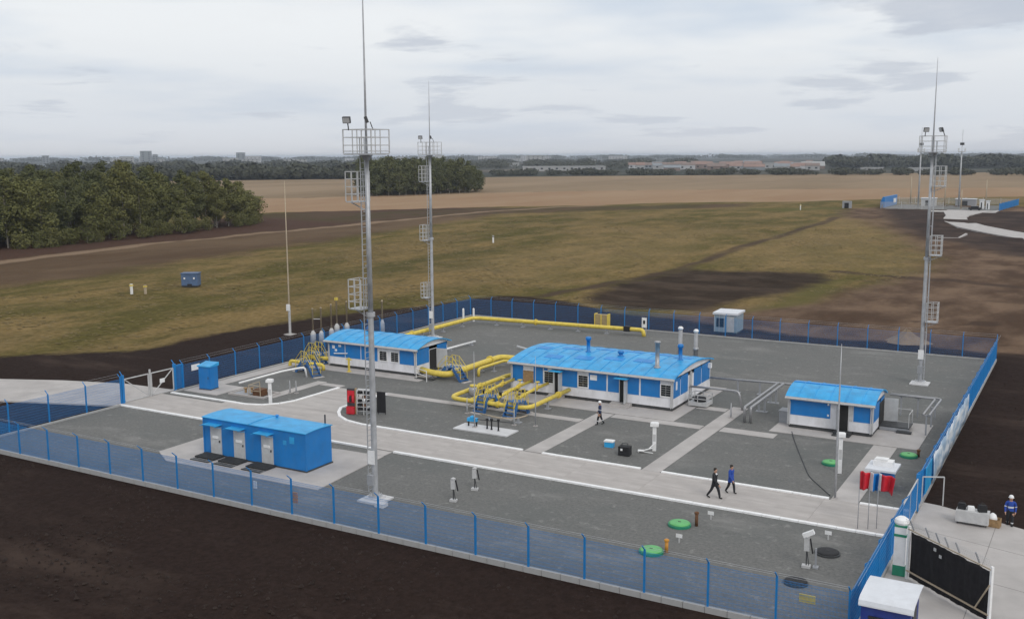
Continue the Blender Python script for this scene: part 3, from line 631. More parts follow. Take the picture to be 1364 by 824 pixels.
MB().box(W1+0.004, W1+0.04, 2.1, 3.2, 0.3, 2.1).build('doorway', 'interior', b1)
o = MB().box(0, 1.0, -0.02, 0.02, 0, 1.78).build('door_leaf', 'door_grey', b1, False, (W1+0.06, 3.15, 0.31)); o.rotation_euler = (0, 0, 0.25)
for m in seams(rows, [0.6+1.25*q for q in range(8)]): m.build('seam', 'blue_roof', ro)
MB().lathe([(0.25,0),(0.22,0.05),(0.22,0.2),(0.3,0.22),(0.02,0.55)], 12, (2.2, 3.2, roof_z(3.2,0,D1,2.45,0.55,0.28)-0.03)).lathe([(0.05,0.5),(0.05,0.95),(0.12,0.96),(0.12,1.1),(0.03,1.15)], 10, (2.2, 3.2, roof_z(3.2,0,D1,2.45,0.55,0.28)-0.03)).build('vent_pipe', 'blue_stair', ro, True)

# --- switch room
W3, D3 = 5.85, 4.1
b3 = thing('switch_room', 'compact white and blue switch room with curved roof and open door near the flags', 'building', (-18.5, 72.1, 0))
wo, ro, rows = house(b3, W3, D3, 2.3, 1.0, [(0.08,2.95),(4.55,5.78)], [(0.08,2.2),(2.6,4.0)], 0.6, 0.3, 0.18)
for m in seams(rows, [0.7+1.1*q for q in range(5)]): m.build('seam', 'blue_roof', ro)
MB().box(-0.15, W3+0.15, D3/2-0.12, D3/2+0.12, 2.3+0.6+0.05, 2.3+0.6+0.12).build('ridge_cap', 'blue_patch', ro)
open_door(b3, 3.45, 0.75, 1.85, 0.3, -0.026, -1, False, 'door_grey', 1.9)
MB().box(4.25,4.5,-0.05,-0.026,1.0,2.1).build('control_panel', 'light_grey', wo); MB().box(2.75,2.87,-0.05,-0.026,1.95,2.1).build('wall_lamp', 'white_paint', wo); MB().box(2.75,2.87,-0.05,-0.026,1.15,1.3).build('wall_lamp', 'white_paint', wo)
steps(b3, 3.3, 4.5, 0, 0.3, 2, 'dark_steel')
MB().box(-0.9,-0.15,0.9,1.9,0.04,0.9).box(-0.95,-0.1,0.85,1.95,0.9,0.95).build('air_conditioner', 'bin_grey', b3)
o = MB().box(W3+0.03, W3+0.06, 2.25, 3.9, 0.3, 2.0).build('doorway', 'interior', b3)
o = MB().box(0, 0.95, -0.02, 0.02, 0, 1.75).build('door_leaf', 'door_grey', b3, False, (W3+0.07, 3.9, 0.3)); o.rotation_euler = (0, 0, 0.1)

# --- blue container with three doors
Wc, Dc, Hc = 8.8, 2.45, 2.5
bc = thing('container', 'bright blue equipment container with three grey doors standing on a concrete pad', 'container', (-50.55, 46.8, 0))
cw = MB().box(0, Wc, 0, Dc, 0.06, Hc); gable_fill(cw, Wc+0.001, 0, Dc, Hc, 0.07, 0.08, s=-1); gable_fill(cw, -0.001, 0, Dc, Hc, 0.07, 0.08, s=1); cwo = cw.build('body', 'blue_wall', bc)
for x in (0, Wc): MB().box(x-0.05, x+0.05, -0.035, 0.035, 0.05, Hc).build('corner_post', 'blue_wall', cwo)
MB().box(-0.06, Wc+0.06, -0.05, Dc+0.05, 0.045, 0.13).build('skid', 'dark_steel', bc)
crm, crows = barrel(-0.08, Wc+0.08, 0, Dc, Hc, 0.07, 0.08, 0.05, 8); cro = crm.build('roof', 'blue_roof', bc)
for m in seams(crows, [Wc*0.47], 0.05): m.build('seam', 'blue_roof', cro)
for x in (0.7, 2.78, 5.2):
    d = MB().box(x, x+0.86, -0.05, -0.002, 0.14, 1.98).build('door', 'door_grey', bc)
    MB().box(x-0.05, x, -0.06, -0.002, 0.12, 2.02).box(x+0.86, x+0.91, -0.06, -0.002, 0.12, 2.02).box(x, x+0.86, -0.06, -0.002, 1.98, 2.02).build('frame', 'light_grey', d)
    MB().box(x+0.16, x+0.66, -0.10, -0.051, 1.22, 1.38).build('louvre', 'white_paint', d)
    MB().box(x+0.22, x+0.6, -0.058, -0.051, 0.45, 0.85).build('lower_panel', 'light_grey', d)
    MB().box(x+0.74, x+0.80, -0.12, -0.051, 0.98, 1.12).build('handle', 'dark_steel', d)
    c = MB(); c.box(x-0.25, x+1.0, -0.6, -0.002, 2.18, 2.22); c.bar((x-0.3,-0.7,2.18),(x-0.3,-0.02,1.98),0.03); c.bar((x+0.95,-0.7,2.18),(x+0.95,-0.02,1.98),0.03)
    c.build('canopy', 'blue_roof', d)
    s = MB(); s.box(x-0.45, x+1.15, -1.15, -0.10, 0.17, 0.20)
    for sx in (x-0.43, x+1.1): s.box(sx, sx+0.04, -1.13, -0.12, 0.046, 0.17)
    for k in range(9): s.box(x-0.43, x+1.13, -1.13+k*0.115, -1.13+k*0.115+0.03, 0.201, 0.222)
    s.box(x-0.45, x+1.15, -1.55, -1.2, 0.05, 0.10)
    s.build('step_grating', 'dark_steel', bc)
for (x, z, w_, h_) in ((6.95,1.6,0.28,0.28),(7.5,1.75,0.38,0.42)):
    MB().box(x, x+w_, -0.02, -0.002, z, z+h_).build('sign_plate', 'light_blue' if False else 'blue_roof', cwo)
MB().path([(8.2,-0.02+Dc+0.15,0.05),(8.2,Dc+0.15,3.1)], 0.05, 8).build('antenna_mast', 'dark_steel', bc)
MB().lathe([(0.08,0),(0.08,0.15),(0.14,0.16),(0.14,0.2),(0.02,0.26)], 10, (4.6,Dc-0.4,2.54)).build('roof_vent', 'blue_patch', cro)

# --- blue cabinet
cb = thing('cabinet', 'tall blue metal cabinet with slanted lid standing by the wicket door', 'cabinet', (-64.75, 60.75, 0.03), 0.12)
MB().box(-0.6,0.6,-0.5,0.5,0.08,1.98).build('body', 'blue_wall', cb)
l = MB(); l.v += [(-.68,-.6,1.98),(.68,-.6,1.98),(.68,.6,1.98),(-.68,.6,1.98),(-.68,-.6,2.06),(.68,-.6,2.06),(.68,.6,2.26),(-.68,.6,2.26)]
for f in ((0,3,2,1),(4,5,6,7),(0,1,5,4),(1,2,6,5),(2,3,7,6),(3,0,4,7)): l.f.append(f); l.m.append(0)
l.build('lid', 'blue_roof', cb); MB().box(-0.62,0.62,-0.52,0.52,0,0.08).build('base', 'dark_steel', cb)
dd = MB().box(-0.52,0.52,-0.53,-0.501,0.15,1.9).build('door', 'blue_wall', cb); MB().box(0.38,0.43,-0.57,-0.531,0.95,1.15).build('handle', 'dark_steel', dd)

# --- cabin on the soil behind the back fence (grey-blue body, white roof)
tk = thing('site_cabin', 'pale grey blue cabin with white roof on soil behind the back fence', 'cabin', (-35.2, 109.9, -0.3), 0.05)
MB().box(-1.25,1.25,-1.5,1.5,0.35,2.3).build('body', mat('pale_blue', (0.25,0.33,0.40), 0.5, 0, 0.1, 2.0) and 'pale_blue', tk)
MB().box(-1.4,1.4,-1.65,1.65,2.3,2.52).build('roof', 'roof_white', tk); MB().box(-1.2,1.2,-1.4,1.4,0.02,0.35).build('skid', 'dark_steel', tk)
MB().box(-1.0,-0.1,-1.53,-1.501,0.9,1.9).build('window', 'glass_dark', tk); MB().box(0.2,0.95,-1.53,-1.501,0.4,2.1).build('door', 'light_grey', tk)
for k in range(5): MB().box(-1.25+0.55*k, -1.21+0.55*k, -1.54, -1.501, 0.36, 2.29).build('rib', 'light_grey', tk)

# --- kiosk with white top by the flags
kk = thing('kiosk', 'low blue kiosk with white crates on its flat white top behind the flags', 'kiosk', (-10.05, 61.3, 0))
MB().box(-0.6,0.6,-0.6,0.6,0.02,1.2).build('body', 'blue_wall', kk); MB().box(-0.85,0.85,-0.95,0.95,1.2,1.32).build('top', 'roof_white', kk)
MB().box(-0.5,-0.05,-0.63,-0.601,0.15,1.1).build('door', 'white_paint', kk)
cr = tag(MB().box(-0.6,0.5,-0.25,0.45,0,0.3).box(-0.5,0.2,-0.2,0.3,0.3,0.42).build('crate', 'white_paint', None, False, (-10.0,61.4,1.322)), 'white crate lying on top of the low blue kiosk', 'crate')

# --- entrance booth at the lower edge, blue with white curved roof
bo = thing('booth', 'dark blue booth with white roof outside the fence by the black screened gate', 'booth', (-6.08, 40.85, 0))
MB().box(-1.0,0.85,-1.1,1.0,0.02,2.15).build('body', 'blue_dark', bo)
m = MB(); prof = [(-1.25,2.06),(-1.2,2.22),(-0.95,2.32),(0.4,2.38),(1.05,2.36),(1.25,2.30)]
for (ya,za),(yb,zb) in zip(prof[:-1],prof[1:]):
    m.face([(-1.08,ya,za),(0.98,ya,za),(0.98,yb,zb),(-1.08,yb,zb)]); m.face([(-1.08,yb,zb-.06),(0.98,yb,zb-.06),(0.98,ya,za-.06),(-1.08,ya,za-.06)])
    m.face([(0.98,ya,za-.06),(0.98,yb,zb-.06),(0.98,yb,zb),(0.98,ya,za)]); m.face([(-1.08,yb,zb-.06),(-1.08,ya,za-.06),(-1.08,ya,za),(-1.08,yb,zb)])
m.face([(-1.08,-1.25,2.0),(0.98,-1.25,2.0),(0.98,-1.25,2.06),(-1.08,-1.25,2.06)])
m.build('roof', 'roof_white', bo)
MB().box(0.852,0.88,-0.6,0.3,0.1,1.95).build('door', 'dark_steel', bo)
MB().box(-0.7,0.5,-1.13,-1.101,0.9,1.6).build('window', 'glass_dark', bo)

# ------------------------------------------------------------------ floodlight and lightning masts
def mast(loc, label, side, rests, near=True, face=1.0, H=19.6, TOP=27.3, lamps=2):
    r = thing('floodlight_mast', label, 'mast', loc, 0, 'galvanised floodlight masts in the yard')
    MB().box(-0.75,0.75,-0.75,0.75,-0.3,0.10).box(-0.45,0.45,-0.45,0.45,0.10,0.24).build('plinth', 'pad_white', r)
    b = MB().tube((0,0,0.24),(0,0,0.28),0.42,16)
    for k in range(8): a = 2*PI*k/8; b.tube((0.35*math.cos(a),0.35*math.sin(a),0.28),(0.35*math.cos(a),0.35*math.sin(a),0.40),0.03,6)
    b.build('base_flange', 'galvanised', r)
    p = MB().tube((0,0,0.28),(0,0,H*0.55),0.175,14,0.155,0,False).tube((0,0,H*0.55),(0,0,H-0.1),0.145,14,0.11,0,True); p.build('pole', 'galvanised', r, True)
    MB().tube((0,0,H*0.55-0.12),(0,0,H*0.55+0.12),0.25,14).build('joint_flange', 'galvanised', r)
    MB().lathe([(0.07,0),(0.055,(TOP-H)*0.35),(0.035,(TOP-H)*0.7),(0.016,(TOP-H)-0.05),(0.003,TOP-H)], 8, (0,0,H)).build('lightning_rod', 'galvanised', r, True)
    # ladder on the side
    sx = side; la = MB(); x0 = sx*0.30
    for dy in (-0.2, 0.2): la.bar((x0,dy,0.5),(x0,dy,H+0.9),0.045)
    z = 0.6
    while z < H: la.bar((x0,-0.2,z),(x0,0.2,z),0.028); z += 0.32
    z = 1.5
    while z < H: la.bar((0,0,z),(x0,0,z),0.05); z += 3.0
    la.build('ladder', 'galvanised', r)
    for zb in rests:
        q = MB(); xa, xb = sorted((sx*0.25, sx*1.12)); q.box(xa,xb,-0.5,0.5,zb,zb+0.06)
        q.bar((0,0,zb-0.5),(sx*1.2,0,zb),0.05)
        po = q.build('rest_platform', 'galvanised', r)
        g = MB()
        for xx, yy in ((xa,-.5),(xb,-.5),(xa,.5),(xb,.5),((xa+xb)/2,-.5),((xa+xb)/2,.5),(sx*1.12,0)): g.bar((xx,yy,zb+.06),(xx,yy,zb+1.7),0.045)
        for h in (0.45,0.85,1.28,1.68):
            g.bar((xa,-.5,zb+h),(xb,-.5,zb+h),0.04); g.bar((xa,.5,zb+h),(xb,.5,zb+h),0.04); g.bar((sx*1.12,-.5,zb+h),(sx*1.12,.5,zb+h),0.04)
        g.build('guard_rail', 'light_grey', po)
    t = MB().box(-0.95,0.95,-0.8,0.8,H-0.02,H+0.06); t.tube((0,0,H-0.35),(0,0,H-0.02),0.13,14,0.34)
    to = t.build('top_platform', 'galvanised', r)
    g = MB(); C = [(-.95,-.8),(.95,-.8),(.95,.8),(-.95,.8)]
    for i in range(4):
        a = C[i]; c = C[(i+1) % 4]
        g.bar((*a,H+.06),(*a,H+1.35),0.05); mx, my = (a[0]+c[0])/2, (a[1]+c[1])/2; g.bar((mx,my,H+.06),(mx,my,H+1.35),0.04)
        for h in (0.18,0.5,0.92,1.34): g.bar((*a,H+h),(*c,H+h),0.042)
    g.build('railing', 'light_grey', to)
    for (lx, ly, ang) in ((-0.55,-0.8,0.4),(0.95,-0.6,-0.9),(0.75,0.8,2.4))[:lamps+0]:
        l = MB().bar((0,0,0),(0,0,0.45),0.05); l.cbox((0,-0.14,0.62),(0.42,0.16,0.34),0); lo = l.build('floodlight', 'dark_steel', to, False, (lx,ly,H+1.3)); lo.rotation_euler = (0.35,0,ang)
        MB().box(-0.18,0.18,-0.235,-0.221,0.48,0.76).build('lens', 'light_grey', lo)
    MB().cbox((0,-0.29,2.6),(0.45,0.05,0.8)).build('sign_plate', 'white_paint', r)
    MB().box(-0.2,0.2,-0.48,-0.29,1.0,1.6).build('junction_box', 'bin_grey', r)
    return r
mast((-34.94,44.9,0), 'tallest looking galvanised mast in front, top cut off, beside the blue container', -1, (11.05,17.0), TOP=30.5)
mast((-61.8,90.2,0), 'galvanised lattice platform mast rising behind the small meter house', -1, (4.35,10.55,16.8), TOP=27.3)
mast((-12.38,91.6,0), 'galvanised mast near the back fence behind the compact switch room', 1, (5.4,11.05,16.8), TOP=27.3)
# extra bright foundation feet at the nearest mast
for (x, y) in ((-34.0,44.2),):
    tag(MB().box(-0.3,0.3,-0.25,0.25,-0.1,0.22).build('concrete_block', 'pad_white', None, False, (x,y,0)), 'small white concrete block at the foot of the nearest mast', 'block')

lr = thing('lightning_pole', 'slim tan lightning pole with white box on soil outside the left fence', 'pole', (-77.5,85.0,-0.3))
MB().lathe([(0.11,0),(0.09,5),(0.065,11),(0.03,17.2)], 8).build('shaft', 'rod_tan', lr, True); MB().box(-0.5,0.5,-0.5,0.5,-0.2,0.25).build('base', 'concrete', lr)
MB().lathe([(0.14,0),(0.14,3.2),(0.11,3.3)], 8, (0,0,0.25)).build('sleeve', 'light_grey', lr); MB().box(-0.18,0.18,-0.3,-0.1,2.9,3.6).build('box', 'white_paint', lr)

def thin_pole(name, label, loc, h, r=0.04, m='galvanised', group=None):
    o = thing(name, label, 'pole', loc, 0, group)
    MB().lathe([(r*1.4,0),(r*1.2,h*0.4),(r*0.7,h*0.8),(r*0.3,h)], 8).build('shaft', m, o, True); MB().box(-.14,.14,-.14,.14,-0.05,0.06).build('foot', 'concrete', o)
    return o
thin_pole('antenna_pole', 'thin tall grey antenna pole beside the white marker post and green lid', (-12.03,57.95,0), 9.0, 0.05)
thin_pole('antenna_pole', 'thin pole between manifold pad and stile in front of the plant room', (-38.2,60.9,0.08), 5.6, 0.035)
thin_pole('antenna_pole', 'thin pole rising before the plant room beside the path junction', (-34.6,63.5,0), 5.2, 0.035)

# vent stacks left of the meter house
for i, (x, y, h) in enumerate(((-71.8,82.3,3.9),(-71.0,82.7,4.0),(-71.2,84.6,4.1),(-72.6,87.2,4.4),(-72.0,88.2,3.9))):
    o = thing('vent_stack', ('first','second','third','fourth','last')[i]+' vent stack from the left in the row behind the meter house', 'vent stack', (x, y, -0.3), 0, 'tan vent stacks behind the meter house')
    MB().lathe([(0.30,0),(0.28,1.2),(0.10,1.5)], 10).build('base', 'light_grey', o, True); MB().lathe([(0.085,1.4),(0.08,h-0.1),(0.11,h-0.08),(0.10,h)], 8).build('pipe', 'rod_tan', o, True)
    if i == 0: MB().tube((0,0,2.75),(0.8,0.4,2.75),0.05,6).build('cross_pipe', 'light_grey', o)
    if i == 3: MB().box(-0.14,0.14,-0.14,0.14,h-0.3,h).build('cap', 'yellow', o)
o = thing('vent_stack', 'lone vent stack standing between the meter house and the second mast', 'vent stack', (-67.9,89.3,-0.3))
MB().lathe([(0.26,0),(0.24,1.6),(0.10,2.0)], 10).build('base', 'light_grey', o, True); MB().lathe([(0.09,1.9),(0.085,4.0),(0.12,4.02),(0.1,4.15)], 8).build('pipe', 'rod_tan', o, True)
# steel flues behind the plant room
for i, (x, y, h) in enumerate(((-30.45,81.9,4.95),(-29.2,82.3,4.75))):
    o = thing('flue_stack', ('left','right')[i]+' one of two steel flues rising behind the plant room roof', 'flue', (x, y, 0.034), 0, 'steel flues behind the plant room')
    MB().lathe([(0.28,0),(0.28,0.3),(0.2,0.35),(0.2,h-1.8),(0.25,h-1.78),(0.25,h-1.6),(0.17,h-1.58),(0.17,h-0.25)], 12).build('pipe', 'steel_pipe', o, True)
    MB().lathe([(0.2,h-0.25),(0.24,h-0.12),(0.12,h)], 12).build('cap', 'white_paint', o, True)

# ------------------------------------------------------------------ yellow gas pipes
def pipe_run(name, label, pts, r, mats='yellow', bend=0.5, supports=(), flanges=(), extra=None):
    o = thing(name, label, 'pipe', (pts[0][0], pts[0][1], 0))
    bx, by = pts[0][0], pts[0][1]
    MB().path([(x-bx, y-by, z) for x, y, z in pts], r, 14, 0, bend).build('tube', mats, o, True)
    for (x, y, z) in supports:
        s = MB().box(x-bx-.07, x-bx+.07, y-by-.07, y-by+.07, 0.0, z-r*0.9).box(x-bx-.22, x-bx+.22, y-by-.22, y-by+.22, 0.0, 0.06).cbox((x-bx, y-by, z-r*0.95), (r*1.6, r*1.6, 0.08))
        s.build('support', 'bin_grey', o)
    for (x, y, z, ax) in flanges:
        d = Vector((1,0,0)) if ax == 'x' else (Vector((0,1,0)) if ax == 'y' else Vector((0,0,1))); c = Vector((x-bx, y-by, z))
        MB().tube(c-d*0.09, c-d*0.01, r*1.55, 14).tube(c+d*0.01, c+d*0.09, r*1.55, 14).build('flange', mats, o)
    return o
GA = 'yellow'
pa = pipe_run('gas_pipe', 'long yellow gas pipe along the back of the yard, bending behind the meter house', [(-63.0,79.5,0.7),(-63.0,100.5,0.7),(-43.0,101.9,0.7),(-42.2,101.95,0.7),(-42.1,101.95,0.0)], 0.22, GA, 0.9,
  [(-63,y,0.7) for y in (82,86,90,94,98)]+[(-60+3.4*k,100.71+0.237*k,0.7) for k in range(5)], [(-63,88,0.7,'y'),(-55,101.07,0.7,'x')])
MB().cbox((-44.0+63.0,101.83-79.5,0.72),(0.7,0.62,0.55)).build('valve', 'black', pa)
pipe_run('gas_pipe', 'thick yellow gas pipe from the meter house door under a stile to the plant room', [(-51.9,73.9,0.55),(-50.4,73.2,0.55),(-48.6,73.1,0.55),(-48.2,75.5,0.7),(-48.0,81.2,0.8),(-44.2,81.3,0.8),(-41.5,80.2,0.8)], 0.27, GA, 0.7, [(-50.4,73.2,0.55),(-48.1,78,0.75),(-46.5,81.25,0.8)], [(-48.1,79.5,0.77,'y')])
pb = pipe_run('gas_pipe', 'yellow pipe beside the thick one, ending at the plant room corner', [(-47.2,76.0,0.0),(-47.2,76.0,0.7),(-47.0,80.3,0.7),(-41.7,79.0,0.7)], 0.13, GA, 0.4, [(-47.1,78.5,0.7)])
md = pipe_run('gas_pipe', 'yellow pipe loop in front of the plant room passing beneath both small stiles', [(-41.9,75.3,1.0),(-43.3,74.6,0.8),(-43.5,66.1,0.7),(-42.9,65.5,0.7),(-36.9,65.4,0.7),(-36.3,65.9,0.7),(-36.2,72.1,0.8)], 0.17, GA, 0.6, [(-43.4,72,0.75),(-43.45,68.5,0.7),(-41.0,65.47,0.7),(-38.3,65.42,0.7),(-36.25,68.5,0.74)], [(-43.45,70.2,0.72,'y'),(-38.9,65.43,0.7,'x'),(-36.24,70.3,0.75,'y')])
for i, (x, lab) in enumerate(((-41.6,'leftmost'),(-40.0,'middle'),(-38.4,'rightmost'))):
    o = pipe_run('branch_pipe', lab+' of the three yellow branch pipes between the loop and the plant room wall', [(x,65.68,0.7),(x,67.2,0.72),(x+0.15,69.2,1.0),(x+0.2,72.22,1.1)], 0.12, GA, 0.4, [(x,67.6,0.75)], [(x+0.08,68.4,0.88,'y'),(x+0.17,70.2,1.03,'y')])
    MB().lathe([(0.16,0),(0.16,0.15),(0.05,0.17),(0.05,0.45),(0.22,0.46),(0.22,0.49)], 12, (0.17,5.2-0.4,1.08)).build('valve', GA, o, True)
    MB().lathe([(0.12,0),(0.12,0.3),(0.2,0.32),(0.2,0.36)], 12, (0.03,1.9,0.78)).build('actuator', 'dark_steel', o, True)
o = thing('gas_filter', 'round steel filter vessel with yellow cap at the corner of the yellow loop', 'filter', (-42.5,67.6,0))
MB().lathe([(0.12,0),(0.12,0.45),(0.32,0.55),(0.36,0.75),(0.36,1.1),(0.28,1.25),(0.1,1.3)], 16).build('vessel', 'steel_pipe', o, True); MB().lathe([(0.1,1.29),(0.28,1.3),(0.28,1.42),(0.1,1.45)], 14).build('cap', GA, o)
pipe_run('gas_pipe', 'yellow pipe beside the meter house left end under the yellow railed stile', [(-62.1,73.9,0.55),(-63.2,73.6,0.55),(-65.2,73.8,0.55),(-65.4,73.8,-0.2)], 0.2, GA, 0.4, [(-63.2,73.6,0.55)])
o = pipe_run('gas_pipe', 'second yellow pipe passing under the stile left of the meter house', [(-61.2,71.4,0.0),(-61.2,71.4,0.5),(-62.6,71.3,0.5),(-65.3,71.5,0.5),(-65.4,71.5,-0.2)], 0.16, GA, 0.3)
tag(MB().box(-.07,.07,-.07,.07,0,1.3).box(-.3,.3,-.05,.05,1.1,1.2).box(-.16,.16,-.16,.16,0,.06).build('marker_post', GA, None, False, (-58.6,71.9,0.034)), 'short yellow marker post in front of the meter house wall', 'post')

# grey gas and cable runs
sp = pipe_run('cable_run', 'long grey pipe leading from plant room gable to the switch room', [(-27.3,80.6,1.1),(-21.4,81.3,1.1),(-18.6,81.5,1.1),(-17.2,76.3,1.1)], 0.09, 'steel_pipe', 0.3, [(-25.0,80.9,1.1),(-23.2,81.1,1.1),(-19.4,81.5,1.1)])
for i, dx in enumerate((0, 0.45)):
    pipe_run('steam_pipe', ('left','right')[i]+' one of two parallel grey pipes sloping toward the path crossing', [(-21.7+dx,81.1,1.15),(-21.65+dx,71.9,1.15),(-21.65+dx,71.9,0.0)], 0.10, 'steel_pipe', 0.15, [(-21.68+dx,78.8,1.15),(-21.66+dx,75.6,1.15)])
pipe_run('vent_pipe', 'grey inverted U pipe beside the wire cage at the plant room gable', [(-27.3,75.9,1.3),(-25.6,75.4,1.45),(-23.2,75.4,1.45),(-22.85,75.3,0.0)], 0.085, 'steel_pipe', 0.35)
thin_pole('gauge_post', 'short grey post on the path crossing below the inverted U pipe', (-22.9,72.6,0.02), 1.15, 0.06)
u = thing('cooling_unit', 'grey framed cooling unit with wire cage beside the plant room gable', 'cooler', (-26.2,75.2,0.034))
MB().box(-0.75,0.75,-0.7,0.7,0.08,0.35).build('base', 'light_grey', u); MB().lathe([(0.45,0.35),(0.5,0.42),(0.5,0.6),(0.4,0.65)], 14).build('fan', 'black', u)
g = MB()
for x in (-0.72,0,0.72):
    for y in (-0.68,0.68): g.bar((x,y,0.35),(x,y,0.95),0.05)
for z in (0.65,0.95): g.bar((-.72,-.68,z),(.72,-.68,z),0.05).bar((-.72,.68,z),(.72,.68,z),0.05).bar((-.72,-.68,z),(-.72,.68,z),0.05).bar((.72,-.68,z),(.72,.68,z),0.05)
g.build('cage', 'light_grey', u)
# pipe rack behind switch room
rk = thing('pipe_rack', 'grey pipe rack on legs leading from switch room toward the blue fence', 'pipe rack', (-12.6,79.5,0))
MB().path([(-0.2,0,1.55),(2.9,0,1.55),(3.0,-0.2,1.55),(2.9,-5.2,1.55)], 0.07, 8, 0, 0.2).build('pipe', 'steel_pipe', rk, True); MB().path([(-0.2,0.3,1.55),(3.2,0.3,1.55),(3.4,0,1.55),(3.3,-5.2,1.55)], 0.07, 8, 0, 0.2).build('pipe', 'steel_pipe', rk, True)
for (x, y) in ((0.6,0.15),(1.8,0.15),(3.0,0.15),(3.1,-2.5),(3.1,-5.0)): MB().box(x-.05,x+.05,y-.05,y+.05,0,1.5).box(x-.25,x+.25,y-.04,y+.04,1.42,1.48).build('leg', 'bin_grey', rk)
lp = thing('steel_landing', 'dark steel landing with railing at the switch room side door', 'landing', (-11.7,75.3,0.034))
MB().box(-0.9,1.1,-0.8,0.9,0.25,0.33).build('deck', 'dark_steel', lp); MB().box(-0.9,1.1,-0.83,-0.801,0.02,0.25).build('skirt', 'bin_grey', lp); MB().box(0.3,1.3,-1.25,-0.85,0.02,0.14).build('step', 'dark_steel', lp)
g = MB()
for (x, y) in ((1.05,-.75),(1.05,.85),(-.1,.85)): g.bar((x,y,.33),(x,y,1.3),.04)
g.bar((1.05,-.75,1.3),(1.05,.85,1.3),.04).bar((-.1,.85,1.3),(1.05,.85,1.3),.04); g.build('railing', 'light_grey', lp)
pipe_run('ground_pipe', 'white corrugated cable duct lying on gravel behind the meter house', [(-56.4,79.7,0.28),(-55.9,89.4,0.28)], 0.11, 'white_paint', 0, [(-56.3,81,0.28),(-56.1,85,0.28),(-55.9,88.6,0.28)])
pipe_run('ground_pipe', 'white pipe lying beside the thick yellow pipe left of the plant room', [(-50.6,89.0,0.3),(-42.6,84.6,0.3)], 0.09, 'white_paint', 0, [(-49,88.12,0.3),(-44,85.37,0.3)])

# ------------------------------------------------------------------ crossover stiles: blue stairs, yellow rails
def stile(label, loc, rz, span=3.2, h=1.15, w=0.8):
    o = thing('stile', label, 'stile', loc, rz, 'blue crossover stiles with yellow rails'); top = 0.45
    for s in (-1, 1):
        x1 = s*span/2; x0 = s*top
        for y in (-w/2, w/2):
            prof = [(x1,0),(x1-s*0.42,0),(x0,h-.26),(x0,h+.06),(x0+s*.1,h+.06)]; st = MB(); k0 = len(prof)
            for yy in (y-.025, y+.025): st.v += [(px_, yy, pz_) for px_, pz_ in prof]
            st.f += [tuple(range(k0)), tuple(range(2*k0-1, k0-1, -1))]+[(q, (q+1) % k0, (q+1) % k0+k0, q+k0) for q in range(k0)]; st.m += [0]*(k0+2)
            so = st.build('stringer', 'blue_stair', o)
        for k in range(4):
            t = (k+0.6)/4.6; xc = x1+(x0-x1)*t; MB().box(xc-.13,xc+.13,-w/2+.03,w/2-.03,h*t-.02,h*t+.015).build('tread', 'blue_stair', so)
        MB().box(min(x1,x1+s*.25)-.05,max(x1,x1+s*.25)+.05,-w/2-.1,w/2+.1,0.0,0.05).build('foot_pad', 'concrete', o)
    MB().box(-top,top,-w/2,w/2,h-.03,h+.03).build('deck', 'blue_stair', o)
    for y in (-w/2, w/2):
        r = MB(); P = [(-span/2+.25,y,0.25),(-top,y,h),(top,y,h),(span/2-.25,y,0.25)]
        for x, yy, z in P: r.bar((x,yy,z),(x,yy,z+.95),0.036)
        for hh in (0.5,0.95):
            for a, b_ in zip(P[:-1],P[1:]): r.bar((a[0],a[1],a[2]+hh),(b_[0],b_[1],b_[2]+hh),0.036)
        r.bar((0,y,h),(0,y,h+.95),0.036); r.build('handrail', 'yellow', o)
    return o
stile('blue stile with yellow rails standing on gravel between the fence and the meter house', (-61.3,69.4,0), -0.35, 3.6, 1.2)
stile('blue stile over yellow pipes against the left end of the meter house', (-64.0,73.6,0.0), -0.2, 2.8, 1.05)
stile('blue stile over the thick yellow pipe right of the meter house door', (-48.6,73.9,0), -0.25, 3.4, 1.15)
stile('left one of the two small blue stiles over the yellow loop', (-40.2,65.9,0), PI/2-0.1, 2.4, 1.15, 0.9)
stile('right one of the two small blue stiles over the yellow loop', (-37.4,65.6,0), PI/2-0.1, 2.4, 1.1, 0.9)
g = thing('landing_rail', 'low white guard rail round the pit right of the meter house door', 'railing', (-51.6,72.6,0.0))
MB().bar((0,0,0),(0,0,0.95),.05).bar((1.6,-.7,0),(1.6,-.7,0.95),.05).bar((0,0,.95),(1.6,-.7,.95),.05).bar((0,0,.5),(1.6,-.7,.5),.05).build('rail', 'white_paint', g); MB().box(-.1,1.8,-.2,.5,0,.06).build('pit_frame', 'dark_steel', g)

# ------------------------------------------------------------------ gates, banner, signs
gt = thing('barrier_gate', 'white framed swing gate closed across the left fence opening', 'gate', (XL, 59.0, 0))
for y in (-5.3, 0.0): MB().box(-.1,.1,y-.1,y+.1,-.3,2.3).bar((0,y,2.29),(-.28,y,2.6),.05).build('gate_post', 'blue_fence', gt)
def leafframe(a, b_, h, mname, parent, name='leaf', diag=True, z0=0.12, t=0.06):
    m = MB(); m.bar((*a,z0),(*a,h),t).bar((*b_,z0),(*b_,h),t).bar((*a,h),(*b_,h),t).bar((*a,z0),(*b_,z0),t)
    if diag: m.bar((*a,z0),(*b_,h),t*.8)
    return m.build(name, mname, parent)
l1 = leafframe((0.02,-2.45),(0.02,-0.16), 1.95, 'light_grey', gt, t=.075); l2 = leafframe((0.02,-2.75),(0.02,-5.16), 1.95, 'light_grey', gt, t=.075)
MB().box(.03,.06,-1.6,-1.1,0.95,1.3).build('sign_plate', 'white_paint', gt)
MB().bar((0.05,-2.6,-.2),(0.05,-2.6,2.3),.11).build('stop_post', 'light_grey', gt)
wk = thing('wicket_door', 'blue wicket door frame in the fence next to the white swing gate', 'door', (XL, 59.0, 0))
